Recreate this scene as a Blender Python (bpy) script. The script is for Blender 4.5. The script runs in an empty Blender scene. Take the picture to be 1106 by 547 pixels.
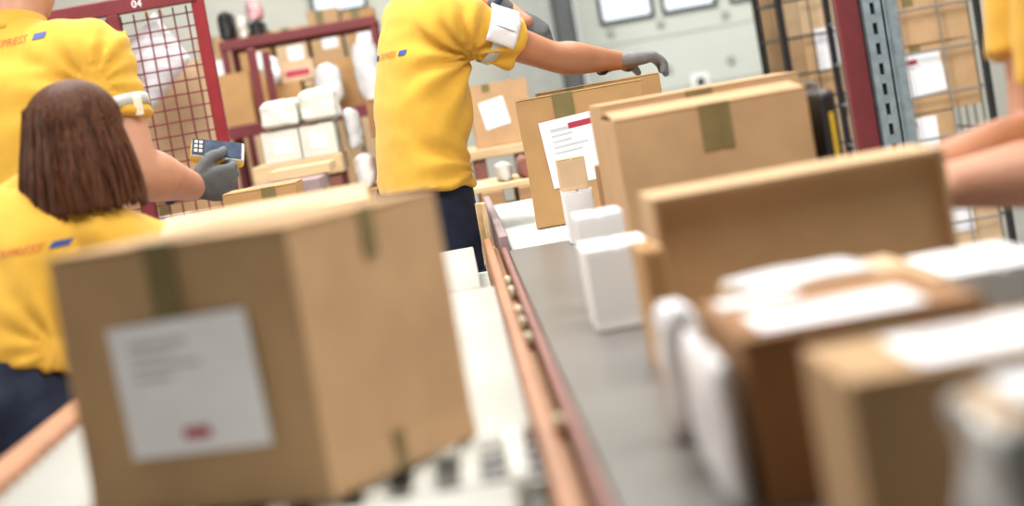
import bpy, bmesh, math, random
from mathutils import Vector, Matrix, noise
from mathutils.bvhtree import BVHTree
V = Vector
SC = bpy.context.scene
COL = SC.collection

# ------------------------------------------------------------------ camera, world, light, exposure
IW, IH, FPX = 1106, 547, 2218.0
CAM = V((0, 0, 1.20))
PITCH, YAW, ROLL = math.radians(4.51), math.radians(1.11), math.radians(10)
fwd = V((math.sin(YAW)*math.cos(PITCH), math.cos(YAW)*math.cos(PITCH), -math.sin(PITCH)))
r0 = V((math.cos(YAW), -math.sin(YAW), 0)); u0 = r0.cross(fwd)
RX = r0*math.cos(ROLL) - u0*math.sin(ROLL)
UY = r0*math.sin(ROLL) + u0*math.cos(ROLL)
cd = bpy.data.cameras.new('camera'); cam = bpy.data.objects.new('camera', cd); COL.objects.link(cam)
cam.matrix_world = Matrix(((RX.x, UY.x, -fwd.x, CAM.x), (RX.y, UY.y, -fwd.y, CAM.y), (RX.z, UY.z, -fwd.z, CAM.z), (0, 0, 0, 1)))
cd.sensor_width = 36; cd.lens = FPX*36/IW; cd.clip_start = .05; cd.clip_end = 100
cd.dof.use_dof = True; cd.dof.focus_distance = 5.1; cd.dof.aperture_fstop = 2.6
SC.camera = cam
SC.view_settings.view_transform = 'Standard'; SC.view_settings.look = 'None'
SC.view_settings.gamma = 1; SC.view_settings.use_curve_mapping = False
SC.view_settings.exposure = 0.35
w = bpy.data.worlds.new('world'); SC.world = w; w.use_nodes = True
bg = w.node_tree.nodes['Background']; bg.inputs[0].default_value = (.93, .97, 1, 1); bg.inputs[1].default_value = 1.25

def area(name, loc, target, sx, sy, power, color=(1, .98, .95)):
    l = bpy.data.lights.new(name, 'AREA'); l.shape = 'RECTANGLE'; l.size = sx; l.size_y = sy; l.energy = power; l.color = color
    o = bpy.data.objects.new(name, l); COL.objects.link(o); o.location = loc
    o.rotation_euler = (V(target)-V(loc)).to_track_quat('-Z', 'Y').to_euler()
area('hall_and_fill_light', (.7, 2.3, 3.3), (.35, 2.5, 0), 1.8, 2.8, 105)
area('hall_and_fill_light', (-2.9, 3.2, 2.9), (-.2, 3.2, .9), 1.3, 3.0, 75)
area('hall_and_fill_light', (3.0, 2.4, 2.7), (-.1, 2.1, .95), 1.2, 1.6, 34)  # added fill from the right, no fixture; brightens the near box's right side
area('hall_and_fill_light', (-1.0, 5.0, 4.3), (-1.2, 7.6, 1.1), 1.6, 1.2, 190)  # invented fill lamp, lifts the hanging bag and the goods on the left
area('hall_and_fill_light', (2.0, 6.3, 4.2), (2.1, 8.6, 1.0), 1.2, 1.2, 90)  # extra lamp put in to brighten the cartons of the right roll cage
area('hall_and_fill_light', (0, 8.6, 4.9), (0, 8.2, 0), 5, 4, 300)
area('hall_and_fill_light', (1.0, 14.0, 4.6), (.8, 18, 1.2), 7, 2, 430)  # added wash aimed at the back wall so the dock door reads brighter

def at(px, py, Y):
    d = fwd + RX*((px-IW/2)/FPX) - UY*((py-IH/2)/FPX)
    return CAM + d*(Y/d.y)

# ------------------------------------------------------------------ materials
def nd(t, k, **kw):
    n = t.nodes.new(k)
    for a, b in kw.items(): setattr(n, a, b)
    return n
def mat(name, col, rough=.5, metal=0., var=.08, scale=18., bump=0., bscale=60., spec=.5, stretch=None, coat=0., sheen=0.):
    m = bpy.data.materials.new(name); m.use_nodes = True; t = m.node_tree; b = t.nodes['Principled BSDF']
    b.inputs['Roughness'].default_value = rough; b.inputs['Metallic'].default_value = metal
    b.inputs['Specular IOR Level'].default_value = spec; b.inputs['Coat Weight'].default_value = coat
    b.inputs['Sheen Weight'].default_value = sheen
    tc = nd(t, 'ShaderNodeTexCoord'); mp = nd(t, 'ShaderNodeMapping')
    if stretch: mp.inputs['Scale'].default_value = stretch
    t.links.new(tc.outputs['Object'], mp.inputs[0])
    n = nd(t, 'ShaderNodeTexNoise'); n.inputs['Scale'].default_value = scale; n.inputs['Detail'].default_value = 5
    t.links.new(mp.outputs[0], n.inputs['Vector'])
    r = nd(t, 'ShaderNodeValToRGB')
    r.color_ramp.elements[0].position = .3; r.color_ramp.elements[1].position = .7
    r.color_ramp.elements[0].color = tuple(max(0, c*(1-var)) for c in col)+(1,)
    r.color_ramp.elements[1].color = tuple(min(1, c*(1+var)) for c in col)+(1,)
    t.links.new(n.outputs[0], r.inputs[0]); t.links.new(r.outputs[0], b.inputs['Base Color'])
    if bump:
        n2 = nd(t, 'ShaderNodeTexNoise'); n2.inputs['Scale'].default_value = bscale; n2.inputs['Detail'].default_value = 3
        t.links.new(mp.outputs[0], n2.inputs['Vector'])
        bp = nd(t, 'ShaderNodeBump'); bp.inputs['Strength'].default_value = bump; bp.inputs['Distance'].default_value = .003
        t.links.new(n2.outputs[0], bp.inputs['Height']); t.links.new(bp.outputs[0], b.inputs['Normal'])
    return m
CB = dict(rough=.8, var=.07, scale=14, bump=.12, bscale=180, spec=.2)
M = {}
M['card'] = mat('cardboard', (.49, .31, .165), **CB)
M['card_light'] = mat('pale cardboard', (.60, .425, .26), **CB)
M['card_dark'] = mat('brown cardboard', (.30, .155, .07), **CB)
M['card_gold'] = mat('golden cardboard', (.46, .265, .115), **CB)
M['card_in'] = mat('cardboard inside', (.54, .36, .205), **CB)
M['whitecard'] = mat('white cardboard', (.80, .80, .80), rough=.55, var=.03, bump=.05)
M['tape'] = mat('olive parcel tape', (.20, .155, .065), rough=.3, var=.1, scale=40)
M['paper'] = mat('label paper', (.88, .88, .92), rough=.45, var=.03, scale=30, bump=.15, bscale=40)
M['ink'] = mat('grey print', (.56, .56, .60), rough=.7)
M['red'] = mat('red print', (.42, .03, .06), rough=.5)
M['poly'] = mat('white plastic', (.82, .82, .86), rough=.3, var=.04, bump=.4, bscale=18, coat=.3)
M['wrap'] = mat('stretch wrap', (.66, .66, .66), rough=.22, var=.18, scale=9, bump=.6, bscale=22, coat=.5)
M['roller'] = mat('white roller', (.60, .595, .54), rough=.3, var=.05, scale=8, spec=.6)
M['roller_green'] = mat('pale green roller', (.74, .80, .76), rough=.3, var=.06)
M['rail'] = mat('copper orange paint', (.38, .165, .08), rough=.42, var=.14, scale=12)
M['rail_dark'] = mat('dusty red paint', (.22, .085, .065), rough=.45, var=.12)
M['rail_grey'] = mat('mauve grey steel', (.30, .22, .22), rough=.45)
M['belt'] = mat('grey belt', (.125, .117, .107), rough=.30, spec=.5, var=.16, scale=5, bump=.04, bscale=30, stretch=(1, .25, 1))
M['steel'] = mat('galvanised steel', (.33, .40, .44), rough=.4, metal=.55, var=.18, scale=25)
M['bolt'] = mat('cream bolt', (.75, .68, .48), rough=.3)
M['black'] = mat('black plastic', (.012, .012, .014), rough=.35)
M['darkwire'] = mat('dark wire', (.03, .03, .035), rough=.4, metal=.4)
M['wire'] = mat('zinc wire', (.35, .34, .33), rough=.35, metal=.6)
M['yellow'] = mat('yellow plastic', (.75, .50, .03), rough=.4)
M['redpaint'] = mat('red paint', (.22, .016, .022), rough=.38, var=.1)
M['redpaint_dark'] = mat('dark red paint', (.15, .018, .022), rough=.45, var=.12)
M['shirt'] = mat('yellow jersey', (.70, .395, .052), rough=.85, var=.04, scale=30, bump=.1, bscale=400, spec=.15, sheen=.15)
M['navy'] = mat('navy workwear', (.016, .022, .045), rough=.8, var=.3, scale=20, bump=.2, bscale=200, spec=.3)
M['skin'] = mat('skin', (.55, .275, .175), rough=.5, var=.07, scale=20, bump=.06, bscale=120, spec=.4)
M['skin_tan'] = mat('tanned skin', (.47, .205, .11), rough=.5, var=.08, scale=20, bump=.06, bscale=120, spec=.4)
M['glove'] = mat('grey knit glove', (.10, .105, .11), rough=.75, var=.15, scale=50, bump=.3, bscale=300)
M['glove_light'] = mat('light grey glove', (.20, .20, .205), rough=.75, var=.15, scale=50, bump=.3, bscale=300)
M['cuff'] = mat('dark blue cuff', (.025, .03, .09), rough=.8)
M['blue'] = mat('blue print', (.035, .075, .28), rough=.6)
M['orange'] = mat('orange red print', (.62, .13, .04), rough=.6)
M['band'] = mat('silver grey band', (.50, .50, .46), rough=.4, var=.05)
M['buckle'] = mat('cream buckle', (.85, .80, .62), rough=.35)
M['hair'] = mat('brown hair', (.075, .028, .014), rough=.5, var=.75, scale=30, stretch=(9, 9, .15), spec=.12, bump=.0, bscale=60)
M['hair_dark'] = mat('dark hair', (.03, .02, .014), rough=.5, var=.3)
M['shoe'] = mat('black shoe', (.02, .02, .02), rough=.5)
M['eye'] = mat('eye', (.7, .68, .65), rough=.15)
M['lip'] = mat('lip', (.42, .14, .11), rough=.5)
M['ink_skin'] = mat('tattoo', (.03, .025, .025), rough=.6)
M['screen'] = mat('dark screen', (.03, .05, .09), rough=.35, spec=.25, var=.5, scale=40)
M['devframe'] = mat('silver device frame', (.55, .55, .55), rough=.35)
M['wood'] = mat('pale pallet wood', (.60, .43, .24), rough=.7, var=.15, scale=6, stretch=(1, 8, 8))
M['woodbrown'] = mat('brown pallet wood', (.36, .20, .09), rough=.7, var=.2, scale=6, stretch=(1, 8, 8))
M['floor'] = mat('concrete floor', (.42, .41, .38), rough=.45, var=.1, scale=3, bump=.05)
M['wall'] = mat('pale grey wall', (.46, .46, .41), rough=.7, var=.04, scale=2)
M['doorgrey'] = mat('pale green grey door', (.50, .53, .48), rough=.55, var=.03, scale=2)
M['dockgrey'] = mat('grey curtain', (.30, .31, .29), rough=.7, var=.08)
M['darkgrey'] = mat('dark rubber', (.05, .055, .055), rough=.6)
M['pink'] = mat('pink plastic', (.62, .36, .38), rough=.4, var=.3, scale=12)
M['sack'] = mat('off white sack', (.66, .65, .58), rough=.6, var=.08, scale=8, bump=.6, bscale=14)
M['orangelabel'] = mat('orange print', (.60, .17, .06), rough=.6)
def glass():
    m = bpy.data.materials.new('window glass'); m.use_nodes = True; b = m.node_tree.nodes['Principled BSDF']
    b.inputs['Transmission Weight'].default_value = 1; b.inputs['Roughness'].default_value = .02; b.inputs['IOR'].default_value = 1.05
    b.inputs['Base Color'].default_value = (.93, .97, 1, 1)
    return m
M['glass'] = glass()
def clearfilm():
    m = bpy.data.materials.new('clear film'); m.use_nodes = True; t = m.node_tree; b = t.nodes['Principled BSDF']
    b.inputs['Base Color'].default_value = (.85, .87, .9, 1); b.inputs['Roughness'].default_value = .12; b.inputs['Alpha'].default_value = .55
    return m
M['film'] = clearfilm()

# ------------------------------------------------------------------ helpers
def link(name, me, parent=None, loc=None):
    o = bpy.data.objects.new(name, me); COL.objects.link(o)
    if parent is not None: o.parent = parent
    if loc is not None: o.location = loc
    return o
def obj(name, bm, m, parent=None, smooth=False, loc=None):
    me = bpy.data.meshes.new(name); bm.normal_update(); bm.to_mesh(me); bm.free(); me.materials.append(m if not isinstance(m, str) else M[m])
    if smooth:
        for p in me.polygons: p.use_smooth = True
    return link(name, me, parent, loc)
def tag(o, label, cat, group=None):
    o['label'] = label; o['category'] = cat
    if group: o['group'] = group
    return o
def thing(name, label, cat, loc=(0, 0, 0), rz=0, group=None):
    o = bpy.data.objects.new(name, None); COL.objects.link(o); o.location = loc; o.rotation_euler = (0, 0, rz); o.empty_display_size = .05
    return tag(o, label, cat, group)
def struct(o): o['kind'] = 'structure'; return o
def box(bm, c, s, rot=None, bevel=0., seg=1):
    g = bmesh.ops.create_cube(bm, size=1); vs = g['verts']
    for v in vs: v.co = V((v.co.x*s[0], v.co.y*s[1], v.co.z*s[2]))
    if bevel:
        es = list({e for v in vs for e in v.link_edges})
        r = bmesh.ops.bevel(bm, geom=es, offset=bevel, segments=seg, affect='EDGES', profile=.5)
        vs = list({v for f in r['faces'] for v in f.verts} | {v for v in vs if v.is_valid})
    for v in vs: v.co = (rot @ v.co if rot else v.co) + V(c)
    return vs
def frame_of(d, ref=V((0, 0, 1))):
    d = d.normalized(); a = ref - d*ref.dot(d)
    if a.length < 1e-4: a = V((1, 0, 0)) - d*d.x
    a.normalize(); return a, d.cross(a)
def tube(bm, pts, radii, n=12, ref=V((0, 0, 1)), cap='flat', sq=2.0):
    """swept tube; radii are numbers or (along ref, across) pairs"""
    pts = [V(p) for p in pts]; rows = []
    P = list(pts); Rr = [r if isinstance(r, tuple) else (r, r) for r in radii]
    if cap == 'round':
        d0 = (P[0]-P[1]).normalized(); d1 = (P[-1]-P[-2]).normalized(); m0 = min(Rr[0]); m1 = min(Rr[-1])
        pre = [(P[0]+d0*m0*math.sin(t), tuple(x*max(.05, math.cos(t)) for x in Rr[0])) for t in (1.5, 1.1, .6)]
        post = [(P[-1]+d1*m1*math.sin(t), tuple(x*max(.05, math.cos(t)) for x in Rr[-1])) for t in (.6, 1.1, 1.5)]
        P = [q[0] for q in pre]+P+[q[0] for q in post]; Rr = [q[1] for q in pre]+Rr+[q[1] for q in post]
    for i, p in enumerate(P):
        d = (P[min(i+1, len(P)-1)]-P[max(i-1, 0)])
        a, b = frame_of(d, ref)
        row = []
        for k in range(n):
            t = 2*math.pi*k/n; c, s = math.cos(t), math.sin(t)
            c = math.copysign(abs(c)**(2/sq), c); s = math.copysign(abs(s)**(2/sq), s)
            row.append(bm.verts.new(p + a*Rr[i][0]*c + b*Rr[i][1]*s))
        rows.append(row)
    for r1, r2 in zip(rows, rows[1:]):
        for k in range(n): bm.faces.new((r1[k], r1[(k+1) % n], r2[(k+1) % n], r2[k]))
    bm.faces.new(rows[0][::-1]); bm.faces.new(rows[-1])
def rod(bm, a, b, r, n=8): tube(bm, [a, b], [r, r], n)
def bar(bm, a, b, wd, ht, up=V((0, 0, 1))):
    a, b = V(a), V(b); d = b-a; u, s = frame_of(d, up)
    vs = []
    for p in (a, b):
        for (i, j) in ((-1, -1), (1, -1), (1, 1), (-1, 1)): vs.append(bm.verts.new(p + s*i*wd/2 + u*j*ht/2))
    for f in ((0, 1, 2, 3), (7, 6, 5, 4), (0, 4, 5, 1), (1, 5, 6, 2), (2, 6, 7, 3), (3, 7, 4, 0)): bm.faces.new([vs[i] for i in f])
    bmesh.ops.recalc_face_normals(bm, faces=bm.faces)
def ell(bm, c, r, rot=None, seg=16):
    g = bmesh.ops.create_uvsphere(bm, u_segments=seg, v_segments=seg//2+2, radius=1)
    for v in g['verts']:
        q = V((v.co.x*r[0], v.co.y*r[1], v.co.z*r[2])); v.co = (rot @ q if rot else q) + V(c)
def curve_pts(pts, radii, sub=5):
    """Catmull-Rom resample of points and radii"""
    pts = [V(p) for p in pts]; R = [V(r if isinstance(r, tuple) else (r, r)) for r in radii]; op, orr = [], []
    def cr(a, b, c, d, t): return .5*((2*b)+(c-a)*t+(2*a-5*b+4*c-d)*t*t+(3*b-a-3*c+d)*t**3)
    n = len(pts)
    for i in range(n-1):
        g = lambda L, j: L[min(max(j, 0), n-1)]
        for k in range(sub):
            t = k/sub
            op.append(cr(g(pts, i-1), pts[i], pts[i+1], g(pts, i+2), t)); r = cr(g(R, i-1), R[i], R[i+1], g(R, i+2), t); orr.append((r.x, r.y))
    op.append(pts[-1]); orr.append(tuple(R[-1])); return op, orr
def limb(bm, pts, radii, n=16, ref=V((0, 0, 1)), sq=2.0, sub=5):
    p, r = curve_pts(pts, radii, sub); tube(bm, p, r, n, ref, 'round', sq)
def fuse(name, bm, m, parent, voxel, smooth=4, disp=None):
    """melt overlapping closed shapes into one continuous skin"""
    bmesh.ops.recalc_face_normals(bm, faces=bm.faces)
    me = bpy.data.meshes.new('tmp'); bm.to_mesh(me); bm.free()
    o = bpy.data.objects.new('tmp', me); COL.objects.link(o)
    md = o.modifiers.new('r', 'REMESH'); md.mode = 'VOXEL'; md.voxel_size = voxel; md.use_smooth_shade = True
    sm = o.modifiers.new('s', 'SMOOTH'); sm.factor = .5; sm.iterations = smooth
    dg = bpy.context.evaluated_depsgraph_get(); out = bpy.data.meshes.new_from_object(o.evaluated_get(dg))
    bpy.data.objects.remove(o); out.name = name
    if disp:
        ns = [v.normal.copy() for v in out.vertices]
        for v, nn in zip(out.vertices, ns): v.co = v.co + nn*disp(v.co, nn)
    for p in out.polygons: p.use_smooth = True
    out.materials.clear(); out.materials.append(M[m]); return link(name, out, parent)

# ------------------------------------------------------------------ cartons
FACES = {'front': (V((0, -1, 0)), V((1, 0, 0)), V((0, 0, 1))), 'back': (V((0, 1, 0)), V((-1, 0, 0)), V((0, 0, 1))),
         'left': (V((-1, 0, 0)), V((0, -1, 0)), V((0, 0, 1))), 'right': (V((1, 0, 0)), V((0, 1, 0)), V((0, 0, 1))),
         'top': (V((0, 0, 1)), V((1, 0, 0)), V((0, 1, 0)))}
def on_face(size, face, u, v, off=0.):
    n, a, b = FACES[face]; h = V((size[0]/2, size[1]/2, size[2]/2)); c = V((0, 0, size[2]/2))
    ex = lambda q: abs(q.x)*h.x+abs(q.y)*h.y+abs(q.z)*h.z
    return c + n*(ex(n)+off) + a*(ex(a)*(2*u-1)) + b*(ex(b)*(2*v-1))
def plate(bm, size, face, u, v, wd, ht, off=.0006, th=.0008, ang=0.):
    n, a, b = FACES[face]; c = on_face(size, face, u, v, off)
    rot = Matrix((a, b, n)).transposed() @ Matrix.Rotation(ang, 3, 'Z')
    box(bm, c, (wd, ht, th), rot)
def ship_label(root, size, face, u, v, wd, ht, ang=0., mark=(.5, .12, .3, .09), lines=5, off=.0010, text=True):
    bm = bmesh.new(); plate(bm, size, face, u, v, wd, ht, off, .0008, ang); lab = obj('shipping_label', bm, 'paper', root)
    lab['label'] = 'white shipping label'
    n, a, b = FACES[face]; c = on_face(size, face, u, v, off+.0008)
    R = Matrix((a, b, n)).transposed() @ Matrix.Rotation(ang, 3, 'Z')
    if mark:
        bm = bmesh.new(); box(bm, c + R @ V(((mark[0]-.5)*wd, (mark[1]-.5)*ht, 0)), (mark[2]*wd, mark[3]*ht, .0006), R)
        obj('red_sticker', bm, 'red', lab)
    if text:
        bm = bmesh.new(); rnd = random.Random(int(wd*9999)+lines)
        for i in range(lines):
            l = rnd.uniform(.25, .5)*wd; y = ht*(.34-.085*i)
            box(bm, c + R @ V((-.36*wd+l/2, y, -.0002)), (l, ht*(.035 if i else .05), .0005), R)
        obj('printed_text', bm, 'ink', lab)
    return lab
def carton(label, cat, loc, size, rz=0., m='card', tapes=(), labels=(), flaps='y', group=None, name='cardboard_box', seed=0, crumple=.0018, tapew=.048, flap_up=.0):
    """loc = bottom centre; size = width, depth, height; flaps 'x'/'y' = direction of the top seam"""
    w_, d_, h_ = size
    loc = V(loc)+V((0, 0, .0009)); root = thing(name, label, cat, loc, rz, group)
    ft = .003
    bm = bmesh.new(); hb = h_-ft
    g = bmesh.ops.create_cube(bm, size=1)
    for v in g['verts']: v.co = V((v.co.x*w_, v.co.y*d_, (v.co.z+.5)*hb))
    bmesh.ops.subdivide_edges(bm, edges=list(bm.edges), cuts=7, use_grid_fill=True)
    sharp = [e for e in bm.edges if len(e.link_faces) == 2 and e.calc_face_angle() > 1]
    bmesh.ops.bevel(bm, geom=sharp, offset=.0025, segments=2, affect='EDGES', profile=.5)
    for v in bm.verts:
        q = v.co*9 + V((seed*3.1, seed*1.7, 0)); k = noise.noise(q)*.5+.5
        c = V((0, 0, hb/2)); dlt = (c - v.co).normalized()
        e = 1 if v.co.z > .004 else 0
        v.co += V((dlt.x, dlt.y, dlt.z*.3))*k*crumple*e
    obj('box_body', bm, m, root)
    gap = .0035
    for s in (-1, 1):
        bm = bmesh.new()
        if flaps == 'x': sz = (w_-.002, d_/2-gap/2, ft); c = V((0, s*(d_/4+gap/4), h_-ft/2)); hinge = V((0, s*d_/2, h_-ft)); ax = 'X'; sg = -s
        else: sz = (w_/2-gap/2, d_-.002, ft); c = V((s*(w_/4+gap/4), 0, h_-ft/2)); hinge = V((s*w_/2, 0, h_-ft)); ax = 'Y'; sg = s
        vs = box(bm, c, sz, None, .001)
        if flap_up:
            R = Matrix.Rotation(sg*flap_up, 3, ax)
            for v in bm.verts: v.co = hinge + R @ (v.co-hinge)
        obj('flap', bm, m, root)
    for tp in tapes:
        face, pos, ln = tp[0], tp[1], tp[2]; tw = tp[3] if len(tp) > 3 else tapew
        bm = bmesh.new()
        if face == 'top':
            if flaps == 'x': plate(bm, size, 'top', .5, pos, w_, tw, .0005)
            else: plate(bm, size, 'top', pos, .5, tw, d_, .0005)
        elif face.startswith('low_'):
            plate(bm, size, face[4:], pos, ln/2/h_, tw, ln, .0005)
        else: plate(bm, size, face, pos, 1-ln/2/h_, tw, ln, .0005)
        obj('parcel_tape', bm, 'tape', root)
    for L in labels: ship_label(root, size, **L)
    return root

# ------------------------------------------------------------------ setting: hall
bm = bmesh.new(); box(bm, (0, 6.5, -.05), (16.2, 27, .1)); struct(obj('floor', bm, 'floor'))
BY = 18.0
def wall_with_holes(name, y, x0, x1, z0, z1, holes, m, th=.12):
    bm = bmesh.new(); xs = sorted({x0, x1, *[h[0] for h in holes], *[h[1] for h in holes]}); zs = sorted({z0, z1, *[h[2] for h in holes], *[h[3] for h in holes]})
    for i in range(len(xs)-1):
        for j in range(len(zs)-1):
            cx, cz = (xs[i]+xs[i+1])/2, (zs[j]+zs[j+1])/2
            if any(h[0] < cx < h[1] and h[2] < cz < h[3] for h in holes): continue
            box(bm, (cx, y, cz), (xs[i+1]-xs[i], th, zs[j+1]-zs[j]))
    return obj(name, bm, m)
p = [at(649, 27, BY), at(708, 17, BY), at(716, 16, BY), at(776, 6, BY), at(789, 4, BY), at(849, -6, BY)]
zb = sum(q.z for q in p)/6
dwin = [(p[0].x, p[1].x, zb, zb+.36), (p[2].x, p[3].x, zb, zb+.36), (p[4].x, p[5].x, zb, zb+.36)]
dx0, dx1 = at(626, 40, BY).x, at(838, 40, BY).x
q0, q1 = at(338, 19, BY), at(398, 9, BY)
win1 = (q0.x, q1.x, (q0.z+q1.z)/2, (q0.z+q1.z)/2+.8)
struct(wall_with_holes('wall_back', BY+.1, -8, 8, 0, 5, [win1, (dx0, dx1, .0, 3.2)], 'wall'))
def window(n, r, y, parent=None):
    x0, x1, z0, z1 = r; bm = bmesh.new(); t = .035
    for c, s in (((x0+x1)/2, z0+t/2), (x1-x0, t)), (((x0+x1)/2, z1-t/2), (x1-x0, t)): box(bm, (c[0], y, c[1]) if isinstance(c, tuple) else c, (s[0], .08, s[1]), None, .006)
    for x in (x0+t/2, x1-t/2): box(bm, (x, y, (z0+z1)/2), (t, .08, z1-z0-2*t), None, .006)
    fr = struct(obj(n, bm, 'darkgrey', parent))
    bm = bmesh.new(); box(bm, ((x0+x1)/2, y, (z0+z1)/2), (x1-x0-2*t, .006, z1-z0-2*t)); obj('pane', bm, 'glass', fr)
    return fr
window('window_1', win1, BY+.02)
# sectional dock door with three windows, panel joints, bolt plates and a lock
door = struct(wall_with_holes('door_1', BY+.06, dx0+.01, dx1-.01, 0, 3.2, dwin, 'doorgrey', .06))
for i, r in enumerate(dwin): window('door_window', r, BY+.03, door)
for px, py in ((714, 26), (784, 16), (790, 65), (722, 75), (660, 36)):
    c = at(px, py, BY); bm = bmesh.new(); tube(bm, [(c.x, BY+.03, c.z), (c.x, BY+.005, c.z)], [.04, .035], 16); obj('bolt_cap', bm, 'dockgrey', door)
for z in (.45, .95, 1.42): bm = bmesh.new(); box(bm, ((dx0+dx1)/2, BY+.028, z), (dx1-dx0-.04, .008, .012)); obj('panel_joint', bm, 'dockgrey', door)
c = at(757, 88, BY); bm = bmesh.new(); box(bm, (c.x, BY+.02, c.z), (.16, .03, .14), None, .01); lk = obj('lock_plate', bm, 'whitecard', door)
bm = bmesh.new(); tube(bm, [(c.x, BY+.005, c.z), (c.x, BY-.05, c.z)], [.04, .03], 14); obj('lock_knob', bm, 'black', lk)
bm = bmesh.new(); box(bm, (0, 6.5, 5.05), (16.2, 27, .1)); struct(obj('ceiling', bm, 'wall'))
bm = bmesh.new(); box(bm, (0, -7.05, 2.5), (16.2, .1, 5)); struct(obj('wall_front', bm, 'wall'))
# dark dock post and grey strip left of the door
a = at(612, 40, 16.5); bm = bmesh.new(); box(bm, (a.x, 16.5, 1.6), (.17, .16, 3.2), None, .03); box(bm, (a.x, 16.5, .03), (.4, .4, .06), None, .01)
tag(obj('dock_post', bm, 'darkgrey'), 'dark upright rubber buffer post left of the grey dock door', 'post')
a = at(579, 30, 17.2); bm = bmesh.new()
for k in range(7): box(bm, (a.x-.24+k*.08, 17.2+.012*(k % 2), 1.6), (.085, .012, 3.2))
tag(obj('strip_curtain', bm, 'dockgrey'), 'grey strip curtain hanging beside the dark dock post', 'curtain')
bm = bmesh.new(); box(bm, (-8.05, 6.5, 2.5), (.1, 27, 5)); struct(obj('wall_left', bm, 'wall'))
bm = bmesh.new(); box(bm, (8.05, 6.5, 2.5), (.1, 27, 5)); struct(obj('wall_right', bm, 'wall'))

# ------------------------------------------------------------------ conveyors
TZ = .85
def support(root, xs, ys, z, m):
    for x in xs:
        for y in ys:
            bm = bmesh.new(); box(bm, (x, y, z/2), (.05, .05, z), None, .004); box(bm, (x, y, .008), (.1, .1, .016), None, .003); obj('support_leg', bm, m, root)
rt = thing('roller_conveyor', 'wide white roller conveyor with copper orange side rails left of the belt', 'conveyor')
XL, XR = -.575, .031
def rollers(root, y0, y1, x0, x1, m, pitch=.060, r=.0262):
    bm = bmesh.new(); tube(bm, [(-.5, 0, 0), (-.497, 0, 0), (.497, 0, 0), (.5, 0, 0)], [r*.85, r, r, r*.85], 20); 
    me = bpy.data.meshes.new('roller'); bm.to_mesh(me); bm.free(); me.materials.append(M[m])
    for p_ in me.polygons: p_.use_smooth = len(p_.vertices) == 4
    n = int((y1-y0)/pitch)
    for i in range(n+1):
        o = link('roller', me, root, ((x0+x1)/2, y0+i*pitch, TZ-r)); o.scale = (x1-x0, 1, 1)
rollers(rt, 1.25, 1.86, XL, XR-.03, 'roller'); rollers(rt, 2.19, 3.80, XL, XR, 'roller'); rollers(rt, 3.87, 4.88, XL, .006, 'roller')
for j, y in enumerate((1.925, 1.99, 2.055, 2.12)):
    bm = bmesh.new(); rod(bm, (XL, y, TZ-.025), (XR, y, TZ-.025), .007); ax = obj('axle', bm, 'wire', rt)
    bm = bmesh.new()
    for k in range(13):
        x = XL+.03+k*.046
        if x > XR-.012: break
        tube(bm, [(x-.011, y, TZ-.025), (x-.008, y, TZ-.025), (x+.008, y, TZ-.025), (x+.011, y, TZ-.025)], [.021, .025, .025, .021], 16)
    o = obj('skate_wheel', bm, 'roller', ax); o['kind'] = 'stuff'
bm = bmesh.new(); box(bm, (.042, 3.05, TZ-.035), (.018, 3.75, .085), None, .003); R_ = obj('side_rail', bm, 'rail', rt)
bm = bmesh.new(); box(bm, (.0575, 3.05, TZ-.045), (.013, 3.74, .05), None, .002); obj('bolt_channel', bm, 'woodbrown', rt)
bm = bmesh.new(); box(bm, (XL-.028, 3.05, TZ-.035), (.045, 3.75, .085), None, .003); obj('side_rail', bm, 'rail', rt)
for px, py in ((549, 296), (551, 307), (557, 328), (559, 340), (564, 357), (588, 447)):
    d = fwd+RX*((px-IW/2)/FPX)-UY*((py-IH/2)/FPX); c = CAM+d*((TZ+.01-CAM.z)/d.z)
    bm = bmesh.new(); tube(bm, [(.0575, c.y, TZ-.021), (.0575, c.y, TZ+.002), (.0575, c.y, TZ+.006)], [.0062, .0062, .004], 12); obj('rail_bolt', bm, 'bolt', rt, True)
bm = bmesh.new(); box(bm, ((XL+XR)/2, 3.05, TZ-.072), (XR-XL-.004, 3.7, .006)); obj('bed_plate', bm, 'roller_green', rt)
support(rt, (XL-.028, .03), (1.4, 3.0, 4.7), TZ-.08, 'rail')
for y in (1.4, 3.0, 4.7): bm = bmesh.new(); box(bm, (-.28, y, .45), (.56, .04, .05), None, .004); obj('cross_brace', bm, 'rail', rt)

bc = thing('belt_conveyor', 'long belt conveyor with dull grey belt carrying parcels', 'conveyor')
bm = bmesh.new(); n = 14; prof = []
y0, y1, rr = .55, 4.52, .045
for k in range(n+1): t = math.pi/2 + math.pi*k/n; prof.append((y0+rr*math.cos(t), TZ-rr+rr*math.sin(t)))
for k in range(n+1): t = -math.pi/2 + math.pi*k/n; prof.append((y1+rr*math.cos(t), TZ-rr+rr*math.sin(t)))
va = [bm.verts.new((.082, q[0], q[1])) for q in prof]; vb = [bm.verts.new((.70, q[0], q[1])) for q in prof]
for k in range(len(prof)): bm.faces.new((va[k], va[(k+1) % len(prof)], vb[(k+1) % len(prof)], vb[k]))
bm.faces.new(va[::-1]); bm.faces.new(vb); bmesh.ops.recalc_face_normals(bm, faces=bm.faces); obj('belt', bm, 'belt', bc)
for x in (.0725, .712):
    bm = bmesh.new(); box(bm, (x, 2.55, TZ-.035), (.013, 4.05, .08), None, .003); obj('side_frame', bm, 'rail_dark', bc)
support(bc, (.11, .68), (.9, 2.6, 4.3), TZ-.1, 'rail_dark')
r2 = thing('roller_conveyor', 'pale green-white roller strip beyond the end of the grey belt', 'conveyor')
rollers(r2, 4.63, 6.45, .09, .70, 'roller_green')
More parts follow.
